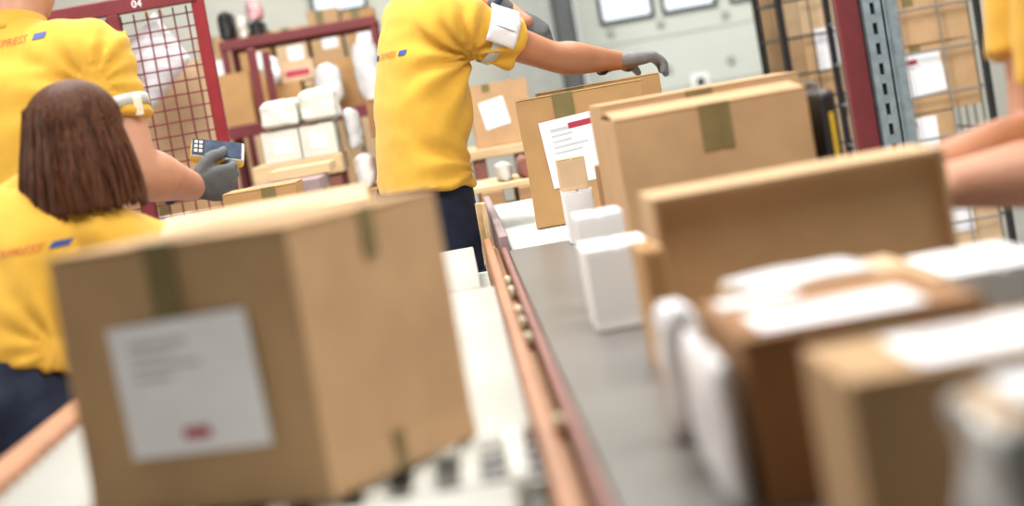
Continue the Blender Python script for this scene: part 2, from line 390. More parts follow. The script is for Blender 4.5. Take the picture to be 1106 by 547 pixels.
for x in (.076, .716): bm = bmesh.new(); box(bm, (x, 5.545, TZ-.02), (.020, 1.91, .10), None, .003); obj('side_frame', bm, 'rail_grey', r2)
support(r2, (.11, .68), (5.05, 6.2), TZ-.08, 'rail_grey')

# ------------------------------------------------------------------ boxes on the conveyors
def corner(cx, cy, wd, dp, rz):   # front-left bottom corner -> bottom centre
    return V((cx, cy, TZ)) + Matrix.Rotation(rz, 3, 'Z') @ V((wd/2, dp/2, 0))
rzA = math.radians(-32); sA = (.302, .265, .262)
c = V((-.166, 1.897, TZ)) + Matrix.Rotation(rzA, 3, 'Z') @ V((-sA[0]/2, sA[1]/2, 0))
carton('big brown box with white label in near left on the rollers', 'cardboard box', c, sA, rzA, 'card', flaps='y',
       tapes=[('top', .45, 0, .042), ('front', .485, .085, .036), ('right', .5, .05, .022), ('low_right', .46, .04, .018)],
       labels=[dict(face='front', u=.51, v=.465, wd=.174, ht=.132, ang=math.radians(2), mark=(.50, .15, .19, .085), lines=4)], seed=1, crumple=.004)
carton('low carton with pale flaps behind the big near box', 'cardboard box', (-.285, 3.05, TZ+.001), (.30, .28, .232), math.radians(2), 'card_light', flaps='x',
       tapes=[('front', .5, .06)], seed=2, flap_up=math.radians(7))
carton('brown carton on the rollers below the scanner man\'s forearm', 'cardboard box', (-.425, 4.52, TZ+.001), (.16, .22, .232), 0, 'card_gold', flaps='x', tapes=[('front', .62, .05, .03)], seed=17)
# carton gripped by the man at the belt end
sF = (.315, .19, .318)
carton('upright carton with white label nearest the yellow-shirted man at the belt end', 'cardboard box', corner(.167, 5.02, *sF[:2], math.radians(-4)), sF, math.radians(-4), 'card_gold', flaps='x',
       tapes=[('top', .5, 0), ('front', .37, .13, .05)],
       labels=[dict(face='front', u=.44, v=.56, wd=.17, ht=.165, ang=math.radians(4), mark=(.58, .86, .34, .085), lines=5)], seed=3, crumple=.004)
sF2 = (.325, .2, .325)
carton('tall carton under the gloved hand of the reaching man', 'cardboard box', corner(.245, 5.42, *sF2[:2], 0), sF2, 0, 'card_gold', flaps='x', tapes=[('front', .3, .05)], seed=4, crumple=.003)
# slim white carton and small tan carton in front of it
carton('slim white carton in front of the upright labelled carton', 'white box', (.245, 4.42, TZ), (.064, .11, .112), 0, 'whitecard', seed=5)
carton('small tan carton perched on the slim white carton', 'cardboard box', (.243, 4.42, TZ+.1125), (.06, .09, .07), 0, 'card_light', seed=6)
carton('narrow dark brown carton right of the slim white carton', 'cardboard box', (.305, 4.3, TZ), (.035, .10, .16), 0, 'card_dark', seed=7)
# big pale carton
sE = (.315, .30, .272)
E = carton('broad tan carton with olive tape in the middle of the belt', 'cardboard box', corner(.258, 3.28, *sE[:2], 0), sE, 0, 'card', flaps='x',
       tapes=[('top', .5, 0), ('front', .52, .075, .05)], labels=[dict(face='top', u=.55, v=.22, wd=.19, ht=.08, mark=None, text=False)], seed=8, flap_up=math.radians(4))
carton('tan carton standing behind the broad taped carton', 'cardboard box', (.445, 3.76, TZ), (.36, .26, .292), 0, 'card', flaps='x', tapes=[('front', .5, .05)], seed=9)
# white cartons by the belt's clear lane
carton('white carton standing alone on the belt, nearest of the two', 'white box', corner(.150, 2.785, .092, .17, 0), (.092, .17, .114), 0, 'whitecard', seed=10, group=None)
carton('white carton partly hidden behind the other white carton on the belt', 'white box', corner(.160, 3.02, .07, .12, 0), (.07, .12, .145), 0, 'whitecard', seed=11)
# open-fronted carton with a flap folded forward
ob = thing('open_carton', 'open carton lying on its side, its shallow open front facing the viewer', 'cardboard box', (0, 0, .001))
X0, X1, Y0, Y1, Z1, t = .214, .558, 2.36, 2.52, 1.046, .006
bm = bmesh.new()
box(bm, ((X0+X1)/2, Y1-t/2, (TZ+Z1)/2), (X1-X0, t, Z1-TZ)); box(bm, ((X0+X1)/2, (Y0+Y1-t)/2, Z1-t/2), (X1-X0, Y1-Y0-t, t)); box(bm, ((X0+X1)/2, (Y0+Y1-t)/2, TZ+t/2), (X1-X0, Y1-Y0-t, t))
for x in (X0+t/2, X1-t/2): box(bm, (x, (Y0+Y1-t)/2, (TZ+Z1)/2), (t, Y1-Y0-t, Z1-TZ-2*t))
box(bm, ((X0+X1)/2, Y0+.022, (TZ+Z1)/2), (X1-X0-2*t, .005, Z1-TZ-2*t))
obj('box_body', bm, 'card_in', ob)
bm = bmesh.new(); box(bm, ((X0+X1)/2, 2.30, TZ+.012), (X1-X0-.04, .1, .005), Matrix.Rotation(math.radians(4), 3, 'X'), .001); obj('flap', bm, 'card_in', ob)
carton('narrow brown carton squeezed between the lone white carton and the open carton', 'cardboard box', (.1985, 2.345, TZ), (.025, .16, .147), 0, 'card_gold', seed=18)
# near right cluster
carton('dark brown carton with white label on top, second nearest on the belt', 'cardboard box', (.282, 1.665, TZ), (.19, .27, .134), 0, 'card_dark', flaps='x',
       tapes=[('front', .55, .02, .04)], labels=[dict(face='top', u=.45, v=.28, wd=.13, ht=.11, mark=None, lines=3), dict(face='top', u=.25, v=.82, wd=.07, ht=.05, mark=None, text=False)], seed=12)
carton('square brown carton with big white label, nearest on the belt', 'cardboard box', (.312, 1.355, TZ), (.19, .17, .132), 0, 'card', flaps='x',
       labels=[dict(face='top', u=.60, v=.45, wd=.125, ht=.13, mark=None, lines=3)], seed=13)
carton('tan carton behind the dark brown carton with pink-white packet on top', 'cardboard box', (.335, 1.985, TZ), (.18, .26, .112), 0, 'card_light', flaps='x', tapes=[('front', .5, .03)], seed=14)
def pouch(label, c, size, rz=0, m='poly', seed=0, amp=.006, name='poly_mailer', puff=.7):
    bm = bmesh.new(); g = bmesh.ops.create_cube(bm, size=1); bmesh.ops.subdivide_edges(bm, edges=list(bm.edges), cuts=11, use_grid_fill=True)
    R = Matrix.Rotation(rz, 3, 'Z')
    for v in bm.verts:
        x, y, z = v.co
        ms = sorted(((size[i], i) for i in range(3)))[0][1]; o = [i for i in range(3) if i != ms]
        e = (1-(2*abs(v.co[o[0]]))**7)*(1-(2*abs(v.co[o[1]]))**7)
        k = [1, 1, 1]; k[ms] = 1-puff+puff*e
        q = V((x*size[0]*k[0], y*size[1]*k[1], (z*k[2]+.5)*size[2]))
        nz = noise.noise_vector(q*22+V((seed*5, 0, 0)))*amp
        if q.z < .006: nz.z = 0
        q += nz; q.z = max(q.z, 0.0005); v.co = q
    o = obj(name, bm, m, None, True); o.location = c; o.rotation_euler = (0, 0, rz)
    return tag(o, label, 'parcel bag')
pouch('pinkish-white flat packet lying on the tan carton', (.315, 2.02, TZ+.113), (.13, .12, .012), .1, 'poly', 3, .003)
pouch('upright white plastic bag standing at the left of the near parcels', (.176, 1.90, TZ), (.040, .09, .128), .1, 'poly', 4, .007)
pouch('tall white plastic bag leaning on the dark brown carton', (.172, 1.66, TZ), (.02, .24, .117), 0, 'poly', 5, .0045)
carton('white carton at the right behind the near brown cartons', 'white box', (.485, 1.99, TZ), (.10, .20, .108), 0, 'whitecard', seed=15)
# nearest crumpled, film-wrapped parcel
hp = thing('wrapped_parcel', 'film-wrapped parcel with crumpled plastic at the lower right, closest to the viewer', 'parcel', (.315, 1.10, TZ))
bm = bmesh.new(); box(bm, (0, 0, .068), (.115, .11, .136), None, .003); obj('box_body', bm, 'card_light', hp)
bm = bmesh.new(); g = bmesh.ops.create_cube(bm, size=1); bmesh.ops.subdivide_edges(bm, edges=list(bm.edges), cuts=13, use_grid_fill=True)
for v in bm.verts: q = V((v.co.x*.124, v.co.y*.118, v.co.z*.08+.092)); v.co = q + noise.noise_vector(q*40)*.009
obj('plastic_film', bm, 'wrap', hp, True)
ship_label(hp, (.115, .11, .142), 'top', .5, .5, .09, .08, mark=None, text=False)
# black folder-like case with yellow strip, next to the broad carton
bk = thing('plastic_case', 'slim black plastic case with yellow strip right of the broad taped carton', 'case', (.603, 3.42, TZ), 0)
bm = bmesh.new(); box(bm, (0, 0, .131), (.027, .30, .262), None, .012, 3); obj('case_shell', bm, 'black', bk)
bm = bmesh.new(); box(bm, (.001, -.151, .14), (.006, .004, .17), None, .001); obj('strip', bm, 'yellow', bk)
bm = bmesh.new(); tube(bm, [(0, -.06, .26), (0, -.055, .270), (0, .055, .270), (0, .06, .26)], [.005]*4, 8); obj('handle', bm, 'black', bk)
bm = bmesh.new(); ell(bm, (.001, -.151, .05), (.007, .004, .007)); obj('clasp', bm, 'devframe', bk)
# tan corner board standing at the rail's far end
bm = bmesh.new(); a = at(527, 236, 5.02); box(bm, (.048, 4.99, .47), (.012, .05, .94), None, .002); box(bm, (.038, 5.013, .47), (.02, .006, .94), None, .002)
tag(obj('corner_board', bm, 'wood'), 'pale wooden corner post standing at the far end of the copper rail', 'post')

# ------------------------------------------------------------------ people
def hand_bm(bm, wrist, d, nrm, thumb, curl=(25, 30, 20), spread=.0, thumb_in=.35, sc=1., fat=1.):
    """palm, four fingers curling towards nrm and a thumb on the +-side; d = direction of the hand"""
    d = V(d).normalized(); nrm = V(nrm); nrm = (nrm-d*nrm.dot(d)).normalized(); s = d.cross(nrm)*thumb
    W = V(wrist)
    limb(bm, [W-d*.03*sc, W+d*.015*sc, W+d*.05*sc, W+d*.088*sc], [(.019*sc*fat, .026*sc), (.018*sc*fat, .031*sc), (.018*sc*fat, .041*sc), (.014*sc*fat, .041*sc)], 16, nrm, 2.4)
    for i, (o, L) in enumerate(((.030, .070), (.0105, .079), (-.0095, .074), (-.029, .059))):
        b = W + d*(.086-.004*abs(i-1.2))*sc + s*o*sc; ang = 0.; pts = [b-d*.02*sc]; cur = b; pts.append(b)
        sd = (s*spread*(1.5-i)/1.5)
        for f, cg in zip((.44, .32, .26), curl):
            ang += math.radians(cg+4*i); dr = (d*math.cos(ang)+nrm*math.sin(ang)+sd).normalized(); cur = cur+dr*L*f*sc; pts.append(cur)
        limb(bm, pts, [.0098*sc*fat, .0104*sc*fat, .0096*sc*fat, .0089*sc*fat, .0075*sc*fat], 10, nrm, sub=3)
    b = W + d*.022*sc + s*.024*sc + nrm*.006*sc
    d1 = (d*.62+s*.72+nrm*.25).normalized(); d2 = (d*(.95)+s*(.5-thumb_in)+nrm*(.25+thumb_in*.8)).normalized()
    limb(bm, [b, b+d1*.040*sc, b+d1*.040*sc+d2*.034*sc, b+d1*.040*sc+(d2*.9+nrm*.25).normalized()*.062*sc], [.0165*sc*fat, .0135*sc*fat, .0115*sc*fat, .0085*sc*fat], 10, nrm, sub=3)
def glove(parent, wrist, d, nrm, thumb, m='glove', **k):
    bm = bmesh.new(); hand_bm(bm, wrist, d, nrm, thumb, fat=1.12, sc=1.04, **k)
    dd = V(d).normalized()
    limb(bm, [V(wrist)-dd*.050, V(wrist)-dd*.02], [(.030, .034), (.025, .031)], 16, V(nrm))
    g = fuse('work_glove', bm, m, parent, .0034, 3)
    bm = bmesh.new(); W = V(wrist); tube(bm, [W-dd*.062, W-dd*.060, W-dd*.047, W-dd*.045], [(.030, .034), (.0325, .0365), (.032, .036), (.029, .033)], 20, V(nrm)); obj('glove_cuff', bm, 'cuff', g, True)
    return g
def head_bm(bm, c, f, up, s=1.):
    f = V(f).normalized(); up = V(up); up = (up-f*up.dot(f)).normalized(); r = f.cross(up); R = Matrix((r, f, up)).transposed()
    L = lambda x, y, z: V(c)+R @ V((x*s, y*s, z*s))
    ell(bm, L(0, -.012, .035), (.075*s, .094*s, .083*s), R, 20); ell(bm, L(0, .025, -.035), (.060*s, .066*s, .075*s), R, 18); ell(bm, L(0, .062, -.083), (.027*s, .026*s, .022*s), R, 12)
    tube(bm, [L(0, .082, .022), L(0, .098, -.006), L(0, .108, -.026), L(0, .086, -.036)], [.008*s, .011*s, .0155*s, .012*s], 10, r)
    ell(bm, L(0, .074, -.060), (.023*s, .016*s, .0085*s), R, 12); ell(bm, L(0, .074, .034), (.050*s, .016*s, .010*s), R, 12)
    for q in (-1, 1): ell(bm, L(q*.076, -.006, -.006), (.010*s, .019*s, .031*s), R, 12)
    return L, R
def head_parts(root, L, R, s, hair=True):
    for q in (-1, 1):
        bm = bmesh.new(); ell(bm, L(q*.031, .074, .008), (.0135*s, .010*s, .0085*s), R, 12); e = obj('eye', bm, 'eye', root, True)
        bm = bmesh.new(); ell(bm, L(q*.031, .0825, .008), (.0055*s, .003*s, .0055*s), R, 10); obj('iris', bm, 'hair_dark', e, True)
    bm = bmesh.new(); ell(bm, L(0, .086, -.062), (.021*s, .006*s, .006*s), R, 12); obj('lips', bm, 'lip', root, True)
    if hair:
        bm = bmesh.new(); g = bmesh.ops.create_uvsphere(bm, u_segments=28, v_segments=18, radius=1)
        kill = []
        for v in g['verts']:
            x, y, z = v.co
            if z < -.72+1.25*max(0, y+.35) or (y > .62 and z < .62): kill.append(v)
            v.co = L(x*.083, -.015+y*.101, .036+z*.090)
        bmesh.ops.delete(bm, geom=kill, context='VERTS'); o = obj('short_hair', bm, 'hair_dark', root, True)
        md = o.modifiers.new('t', 'SOLIDIFY'); md.thickness = .006; md.offset = 0
def wrinkler(folds=(), amp=.0035, seed=0):
    """folds: (origin, fan axis, reach, waves, depth) creases fanning out from a pull point, plus soft cloth noise"""
    def f(co, nn):
        h = noise.noise(V((co.x*9, co.y*9, co.z*16))+V((seed*3, 0, 0)))*amp + noise.noise(V((co.x*24, co.y*24, co.z*30))+V((seed*7, 1, 0)))*amp*.35
        for o, ax, reach, waves, dep in folds:
            q = co-V(o); r = q.length
            if r < reach*1.6 and r > 1e-4:
                a = math.atan2(q.z, q.dot(V(ax))); h += dep*math.sin(a*waves+noise.noise(co*9)*1.6)*math.exp(-(r/reach)**2)*min(1, r/.05)
        return h
    return f
def print_on(parent, bvh, kind, o, side, up, view, m, **k):
    """print lettering or a bar onto a cloth surface by dropping its outline on the cloth"""
    o, side, up, view = V(o), V(side).normalized(), V(up).normalized(), V(view).normalized()
    if kind == 'text':
        cu = bpy.data.curves.new('t', 'FONT'); cu.body = k['body']; cu.size = k['size']; cu.shear = .25; cu.align_x = 'CENTER'; cu.align_y = 'CENTER'; cu.resolution_u = 2; cu.space_character = 1.05
        ob = bpy.data.objects.new('t', cu); COL.objects.link(ob); dg = bpy.context.evaluated_depsgraph_get(); me = bpy.data.meshes.new_from_object(ob.evaluated_get(dg)); bpy.data.objects.remove(ob)
        bm = bmesh.new(); bm.from_mesh(me)
    else:
        bm = bmesh.new(); bmesh.ops.create_grid(bm, x_segments=8, y_segments=3, size=.5)
        for v in bm.verts: v.co = V((v.co.x*k['w']+v.co.y*k['h']*.25, v.co.y*k['h'], 0))
    for v in bm.verts:
        q = o+side*(v.co.x+k.get('x', 0))+up*v.co.y
        h = bvh.ray_cast(q-view*.4, view, .9)
        v.co = (h[0]-view*.0022) if h[0] is not None else q
    nm = 'back_lettering' if kind == 'text' else 'printed_bar'
    me = bpy.data.meshes.new(nm); bm.to_mesh(me); bm.free(); me.materials.append(M[m]); ob = link(nm, me, parent)
    return ob
def bvh_of(o):
    return BVHTree.FromPolygons([v.co for v in o.data.vertices], [p.vertices for p in o.data.polygons])
def person(label, J, f, skin='skin', build=1., taper=0., hands=(), voxel=.0075, hair=True, folds=(), sleeve=.62, arm=1., base=(0, 0, 0), seed=0, facing=None, slack=.0):
    """J: joints. Body = one continuous skin, with shirt, trousers and shoes over it"""
    root = thing('person', label, 'person', base); B = build
    g = {k: V(v) for k, v in J.items()}; f = V(f).normalized(); hf = V(facing or f).normalized()
    rv = (g['shoulder_r']-g['shoulder_l']).normalized(); prv = f.cross(V((0, 0, 1))).normalized()
    bm = bmesh.new()
    spine = [g['pelvis'], g['waist'], g['chest'], g['shoulders'], g['neck']]
    side = lambda: rv
    limb(bm, [g['pelvis']-V((0, 0, .06)), *spine[:4]], [(.12*B, .08*B), (.12*B, .08*B), (.12*B, .08*B), (.13*B, .088*B), (.10*B, .065*B)], 24, rv, 2.3)
    limb(bm, [g['shoulders']-(g['neck']-g['shoulders'])*.3, g['neck'], g['head']-V((0, 0, .03))], [(.085*B, .07*B), .056*B, .058*B], 16, rv)
    hu = (g['head']-g['neck']).normalized()*.6+V((0, 0, .4)); L, R = head_bm(bm, g['head'], hf, hu, .88*B if B < 1 else 1.)
    for s in 'rl':
        sh, el, wr = g['shoulder_'+s], g['elbow_'+s], g['wrist_'+s]; ud, fd = (el-sh), (wr-el)
        limb(bm, [g['shoulders'].lerp(sh, .5), sh, sh+ud*.3, sh+ud*.62, el-ud*.08, el+fd*.06, el+fd*.28, el+fd*.7, wr, wr+fd.normalized()*.05],
             [.045*B, .047*B, .045*B*arm, .046*B*arm, .041*B*arm, .042*B*arm, .046*B*arm, .034*B*arm, .0265*B*arm, (.018*B, .026*B)], 16, sub=4)
        hp_, kn, an = g['hip_'+s], g['knee_'+s], g['ankle_'+s]
        limb(bm, [hp_+V((0, 0, .03)), hp_.lerp(kn, .45), kn, kn.lerp(an, .35), an], [.060*B, .058*B, .045*B, .044*B, .036*B], 16, V((0, 1, 0)))
    for h_ in hands: hand_bm(bm, h_[0], h_[1], h_[2], h_[3], curl=(20, 30, 25))
    fuse('body', bm, skin, root, voxel, 5)
    head_parts(root, L, R, 1., hair)
    # shirt
    bm = bmesh.new(); h0 = g['hem']; h1 = h0-(g['waist']-g['pelvis']).normalized()*.0
    k = slack
    limb_p = [h0, h0.lerp(g['waist'], .5), g['waist'], g['waist'].lerp(g['chest'], .5), g['chest'], g['shoulders']-(g['shoulders']-g['chest'])*.25, g['shoulders'], g['neck']]
    limb_r = [(.178*B+k-taper, .128*B+k-taper), (.174*B+k-taper, .124*B+k-taper), (.168*B+k-taper, .120*B+k-taper), (.170*B+k-taper*.5, .120*B+k-taper*.5), (.172*B-taper, .121*B-taper), (.165*B-taper, .112*B-taper), (.128*B, .088*B), (.066*B, .064*B)]
    pp, rr_ = curve_pts(limb_p, limb_r, 5); tube(bm, pp, rr_, 40, rv, 'flat', 2.35)
    for s in 'rl':
        sh, el = g['shoulder_'+s], g['elbow_'+s]; ud = el-sh
        p_, r_ = curve_pts([g['shoulders'].lerp(sh, .35), sh-ud*.02, sh+ud*.22, sh+ud*sleeve*.75, sh+ud*sleeve], [.088*B, .078*B, .072*B, .071*B, .074*B], 5); tube(bm, p_, r_, 24)
    shirt = fuse('shirt', bm, 'shirt', root, .0085, 4, wrinkler(folds, seed=seed))
    bm = bmesh.new(); n_ = g['neck']; u_ = (g['head']-n_).normalized()
    tube(bm, [n_-u_*.030, n_-u_*.01, n_+u_*.018, n_+u_*.014], [(.073*B, .068*B), (.067*B, .064*B), (.064*B, .061*B), (.059*B, .057*B)], 24, rv); obj('collar', bm, 'shirt', shirt, True)
    # trousers, belt, shoes
    bm = bmesh.new(); limb(bm, [g['pelvis']-V((0, 0, .07)), g['pelvis'], h0+(g['waist']-h0)*.35], [(.163*B-taper, .120*B-taper), (.172*B-taper*1.2, .124*B-taper*1.2), (.160*B-taper*1.3, .112*B-taper*1.3)], 24, prv, 2.3)
    for s in 'rl':
        hp_, kn, an = g['hip_'+s], g['knee_'+s], g['ankle_'+s]
        limb(bm, [hp_+V((0, 0, .02)), hp_.lerp(kn, .45), kn, kn.lerp(an, .5), an-V((0, 0, .02))], [.100*B, .090*B, .074*B, .070*B, .066*B], 20, V((0, 1, 0)))
    tr = fuse('trousers', bm, 'navy', root, .0085, 4, wrinkler(amp=.006, seed=seed+3))
    for s in 'rl':
        hp_, kn = g['hip_'+s], g['knee_'+s]; q = hp_.lerp(kn, .45)+prv*(.085*B if s == 'r' else -.085*B)
        bm = bmesh.new(); box(bm, q, (.14, .026, .15), Matrix((f, prv, V((0, 0, 1)))).transposed(), .008, 2); obj('thigh_pocket', bm, 'navy', tr, True)
        an = g['ankle_'+s]; bm = bmesh.new(); b_ = V((an.x, an.y, .0))
        limb(bm, [b_-f*.065+V((0, 0, .04)), b_+V((0, 0, .048)), b_+f*.09+V((0, 0, .036)), b_+f*.165+V((0, 0, .028))], [(.038, .036), (.044, .042), (.033, .045), (.022, .036)], 16, V((0, 0, 1)))
        limb(bm, [b_+V((0, 0, .05)), b_+V((0, 0, .12))], [.046, .047], 16, V((0, 1, 0)))
        for v in bm.verts: v.co.z = max(v.co.z, .002)
        obj('shoe', bm, 'shoe', root, True)
    return root, shirt, g, L, R, rv

# --- man reaching over the belt end (middle)
fM = V((.80, .60, 0)); rM = V((.60, -.80, 0)); shM = V((-.022, 5.40, 1.415))
JM = dict(hem=(-.088, 5.38, .972), pelvis=(-.10, 5.39, .92), waist=(-.082, 5.385, 1.07), chest=(-.045, 5.39, 1.27), shoulders=shM, neck=shM+V((.03, .022, .085)), head=shM+V((.085, .06, .20)),
          shoulder_r=shM+rM*.145+V((-.01, 0, -.02)), shoulder_l=shM-rM*.125+fM*.06+V((0, 0, .01)), elbow_r=(.300, 5.375, 1.262), wrist_r=(.480, 5.52, 1.224),
          elbow_l=at(492, -20, 5.76), wrist_l=at(555, 16, 5.62),
          hip_r=V((-.112, 5.40, .85))+rM*.075, hip_l=V((-.112, 5.40, .85))-rM*.08, knee_r=V((-.10, 5.40, .47))+rM*.08, knee_l=V((-.07, 5.40, .47))-rM*.11, ankle_r=V((-.09, 5.36, .08))+rM*.11, ankle_l=V((-.11, 5.38, .08))-rM*.13)
armpit = V((.085, 5.23, 1.30))
pm, shirt, g, L_, R_h, rvm = person('man in yellow polo reaching over the cartons at the belt end, side on', JM, fM, 'skin_tan', 1., .012, hair=True,
       folds=[(armpit, (-1, .1, 0), .17, 11, .011), (V((.06, 5.24, 1.02)), (-1, 0, 0), .16, 9, .007)], sleeve=.62, seed=1)
gr = glove(pm, JM['wrist_r'], (.92, .36, -.03), (.05, 0, -1), 1, 'glove_light', curl=(12, 32, 32), thumb_in=-.25)
gl = glove(pm, JM['wrist_l'], (.70, -.05, -.60), (-.45, .45, -.65), -1, 'glove', curl=(18, 18, 14), thumb_in=.2)
bv = bvh_of(shirt); upM = (g['shoulders']-g['waist']).normalized(); vM = V((.72, .69, 0)); sdM = V((.69, -.72, 0))
oc = g['chest']+upM*.07-fM*.1
print_on(shirt, bv, 'text', oc-sdM*.01, sdM, upM, vM, 'orange', body='EXPRESS', size=.023)
print_on(shirt, bv, 'bar', oc-sdM*.01, sdM, upM, vM, 'blue', x=.073, w=.028, h=.013); print_on(shirt, bv, 'bar', oc-sdM*.01, sdM, upM, vM, 'blue', x=-.073, w=.028, h=.013)
# silver arm pocket on the near sleeve
sh, el = g['shoulder_r'], g['elbow_r']; ud = (el-sh)
bm = bmesh.new(); tube(bm, [sh+ud*.335, sh+ud*.34, sh+ud*.43, sh+ud*.435], [.070, .0765, .0765, .070], 24); ab = obj('arm_band', bm, 'band', pm, True)
a_, b_ = frame_of(ud); R = Matrix((ud.normalized(), a_, b_)).transposed()
un = ud.normalized(); nn_ = V((.1, -.92, .42)); nn_ = (nn_-un*nn_.dot(un)).normalized()
R = Matrix((un, nn_.cross(un), nn_)).transposed()
bm = bmesh.new(); g_ = bmesh.ops.create_grid(bm, x_segments=10, y_segments=10, size=.5)
for v in bm.verts:
    x, y = v.co.x*.080, v.co.y*.115; t_ = y/.085
    v.co = sh+ud*.385 + un*x + nn_*(.086*math.cos(t_)+noise.noise(V((x*40, y*40, 2)))*.004) + nn_.cross(un)*.086*math.sin(t_)
po = obj('card_pocket', bm, 'poly', ab, True); md = po.modifiers.new('t', 'SOLIDIFY'); md.thickness = .008
bm = bmesh.new(); box(bm, sh+ud*.385+nn_*.0905, (.055, .03, .002), R); obj('card', bm, 'paper', po)

# --- man with the scanner (left)
fL = V((.36, .93, 0)); rL = V((.93, -.36, 0)); shL = V((-.900, 4.56, 1.437))
JL = dict(hem=(-.95, 4.52, .96), pelvis=(-.955, 4.52, .93), waist=(-.945, 4.53, 1.08), chest=(-.92, 4.54, 1.29), shoulders=shL, neck=shL+V((.0, .02, .085)), head=shL+V((.02, .06, .20)),
          shoulder_r=shL+rL*.185+V((0, 0, -.02)), shoulder_l=shL-rL*.185, elbow_r=(-.680, 4.45, 1.165), wrist_r=(-.600, 4.69, 1.108),
          elbow_l=(-1.02, 4.80, 1.20), wrist_l=(-.80, 4.92, 1.17),
          hip_r=V((-.955, 4.52, .86))+rL*.09, hip_l=V((-.955, 4.52, .86))-rL*.09, knee_r=V((-.94, 4.53, .47))+rL*.1, knee_l=V((-.94, 4.53, .47))-rL*.1, ankle_r=V((-.96, 4.5, .08))+rL*.11, ankle_l=V((-.96, 4.5, .08))-rL*.11)
pl, shirtL, gL, LL, RL, rvl = person('man in yellow polo seen from behind, holding a scanner in a gloved hand', JL, fL, 'skin', 1.06, 0, hair=True,
       folds=[(V((-.73, 4.42, 1.36)), (-1, 0, 0), .17, 12, .006)], sleeve=.58, seed=5, arm=1.2)
wl = V(JL['wrist_r'])
glove(pl, wl, (.90, .36, -.06), (-.30, .88, .28), 1, 'glove', curl=(46, 52, 40), thumb_in=.42)
glove(pl, JL['wrist_l'], (.85, .5, 0), (.2, -.1, -1), -1, 'glove', curl=(15, 20, 15))
bv = bvh_of(shirtL); upL = V((0, 0, 1)); ocL = V((-.918, 4.43, 1.485)); sd2 = V((.97, -.24, .04))
print_on(shirtL, bv, 'text', ocL+sd2*.0, sd2, upL, V((.24, .97, 0)), 'orange', body='EXPRESS', size=.023)
print_on(shirtL, bv, 'bar', ocL, sd2, upL, V((.24, .97, 0)), 'blue', x=.075, w=.028, h=.013); print_on(shirtL, bv, 'bar', ocL, sd2, upL, V((.24, .97, 0)), 'blue', x=-.075, w=.028, h=.013)
sh, el = gL['shoulder_r'], gL['elbow_r']; ud = el-sh
bm = bmesh.new(); tube(bm, [sh+ud*.405, sh+ud*.41, sh+ud*.50, sh+ud*.505], [.070, .0800, .0800, .070], 24); ab = obj('arm_band', bm, 'band', pl, True)
bm = bmesh.new(); box(bm, sh+ud*.455+V((.060, -.052, 0)), (.022, .008, .042), Matrix.Rotation(.8, 3, 'Z'), .003); obj('buckle', bm, 'buckle', ab)
bm = bmesh.new(); rnd = random.Random(4)
for k in range(11): t = -1.9+k*.24; ell(bm, sh+ud*(.66+.05*rnd.random())+V((math.cos(t), math.sin(t), 0))*.046, (.010, .010, .012+.012*rnd.random()), None, 8)
obj('tattoo', bm, 'ink_skin', pl, True)
# handheld scanner
sc_ = thing('handheld_scanner', 'yellow and black handheld scanner gripped in the gloved hand', 'scanner', (0, 0, 0))
pc = wl+V((.060, .096, .062)); ux = V((.93, .14, -.27)).normalized(); nz = V((-.02, -.60, .80)); nz = (nz-ux*nz.dot(ux)).normalized(); R = Matrix((ux, nz.cross(ux), nz)).transposed()
bm = bmesh.new(); box(bm, pc, (.124, .066, .024), R, .008, 3); obj('device_shell', bm, 'yellow', sc_, True)
bm = bmesh.new(); box(bm, pc+nz*.0095, (.122, .064, .009), R, .004, 2); fr = obj('device_frame', bm, 'devframe', sc_, True)
bm = bmesh.new(); box(bm, pc+nz*.0145+ux*.012, (.084, .058, .002), R); obj('screen', bm, 'screen', fr)
bm = bmesh.new(); box(bm, pc+nz*.0145-ux*.045, (.030, .058, .002), R)
obj('key_panel', bm, 'black', fr)
bm = bmesh.new()
for i in range(3):
    for j in range(2): box(bm, pc+nz*.0160-ux*(.040+.011*j)+nz.cross(ux)*(.016*(i-1)), (.007, .010, .002), R)
o = obj('keys', bm, 'devframe', fr)

# --- woman with brown bob (left, nearer)
fW = V((.55, .83, 0)); rW = V((.83, -.55, 0))
JW = dict(hem=(-.875, 3.68, .872), pelvis=(-.89, 3.66, .82), waist=(-.855, 3.69, .94), chest=(-.79, 3.72, 1.055), shoulders=(-.745, 3.745, 1.118), neck=(-.70, 3.735, 1.172), head=(-.670, 3.725, 1.233),
          shoulder_r=(-.645, 3.675, 1.065), shoulder_l=(-.845, 3.825, 1.085), elbow_r=(-.535, 3.88, .975), wrist_r=(-.44, 4.02, .935), elbow_l=(-.80, 4.02, 1.0), wrist_l=(-.62, 4.13, .945),
          hip_r=V((-.89, 3.66, .75))+rW*.08, hip_l=V((-.89, 3.66, .75))-rW*.08, knee_r=V((-.83, 3.72, .42))+rW*.09, knee_l=V((-.83, 3.72, .42))-rW*.09, ankle_r=V((-.91, 3.62, .08))+rW*.09, ankle_l=V((-.91, 3.62, .08))-rW*.09)
pw, shirtW, gW, LW, RW, rvw = person('woman with brown bobbed hair in yellow polo, bending over the roller conveyor', JW, fW, 'skin', .93, 0, hair=False, seed=9,
       folds=[(V((-.74, 3.6, .90)), (-1, 0, 0), .2, 11, .0035)], facing=(.62, .75, -.25), slack=.0)
for s in 'rl':
    d_ = V(JW['wrist_'+s])-V(JW['elbow_'+s]); glove(pw, JW['wrist_'+s], (d_.x, d_.y, -.03), (.1, 0, -1), 1 if s == 'r' else -1, 'glove', curl=(18, 22, 16), sc_=None) if False else glove(pw, JW['wrist_'+s], (d_.x, d_.y, -.02), (0, 0, -1), 1 if s == 'r' else -1, 'glove', curl=(14, 18, 14))
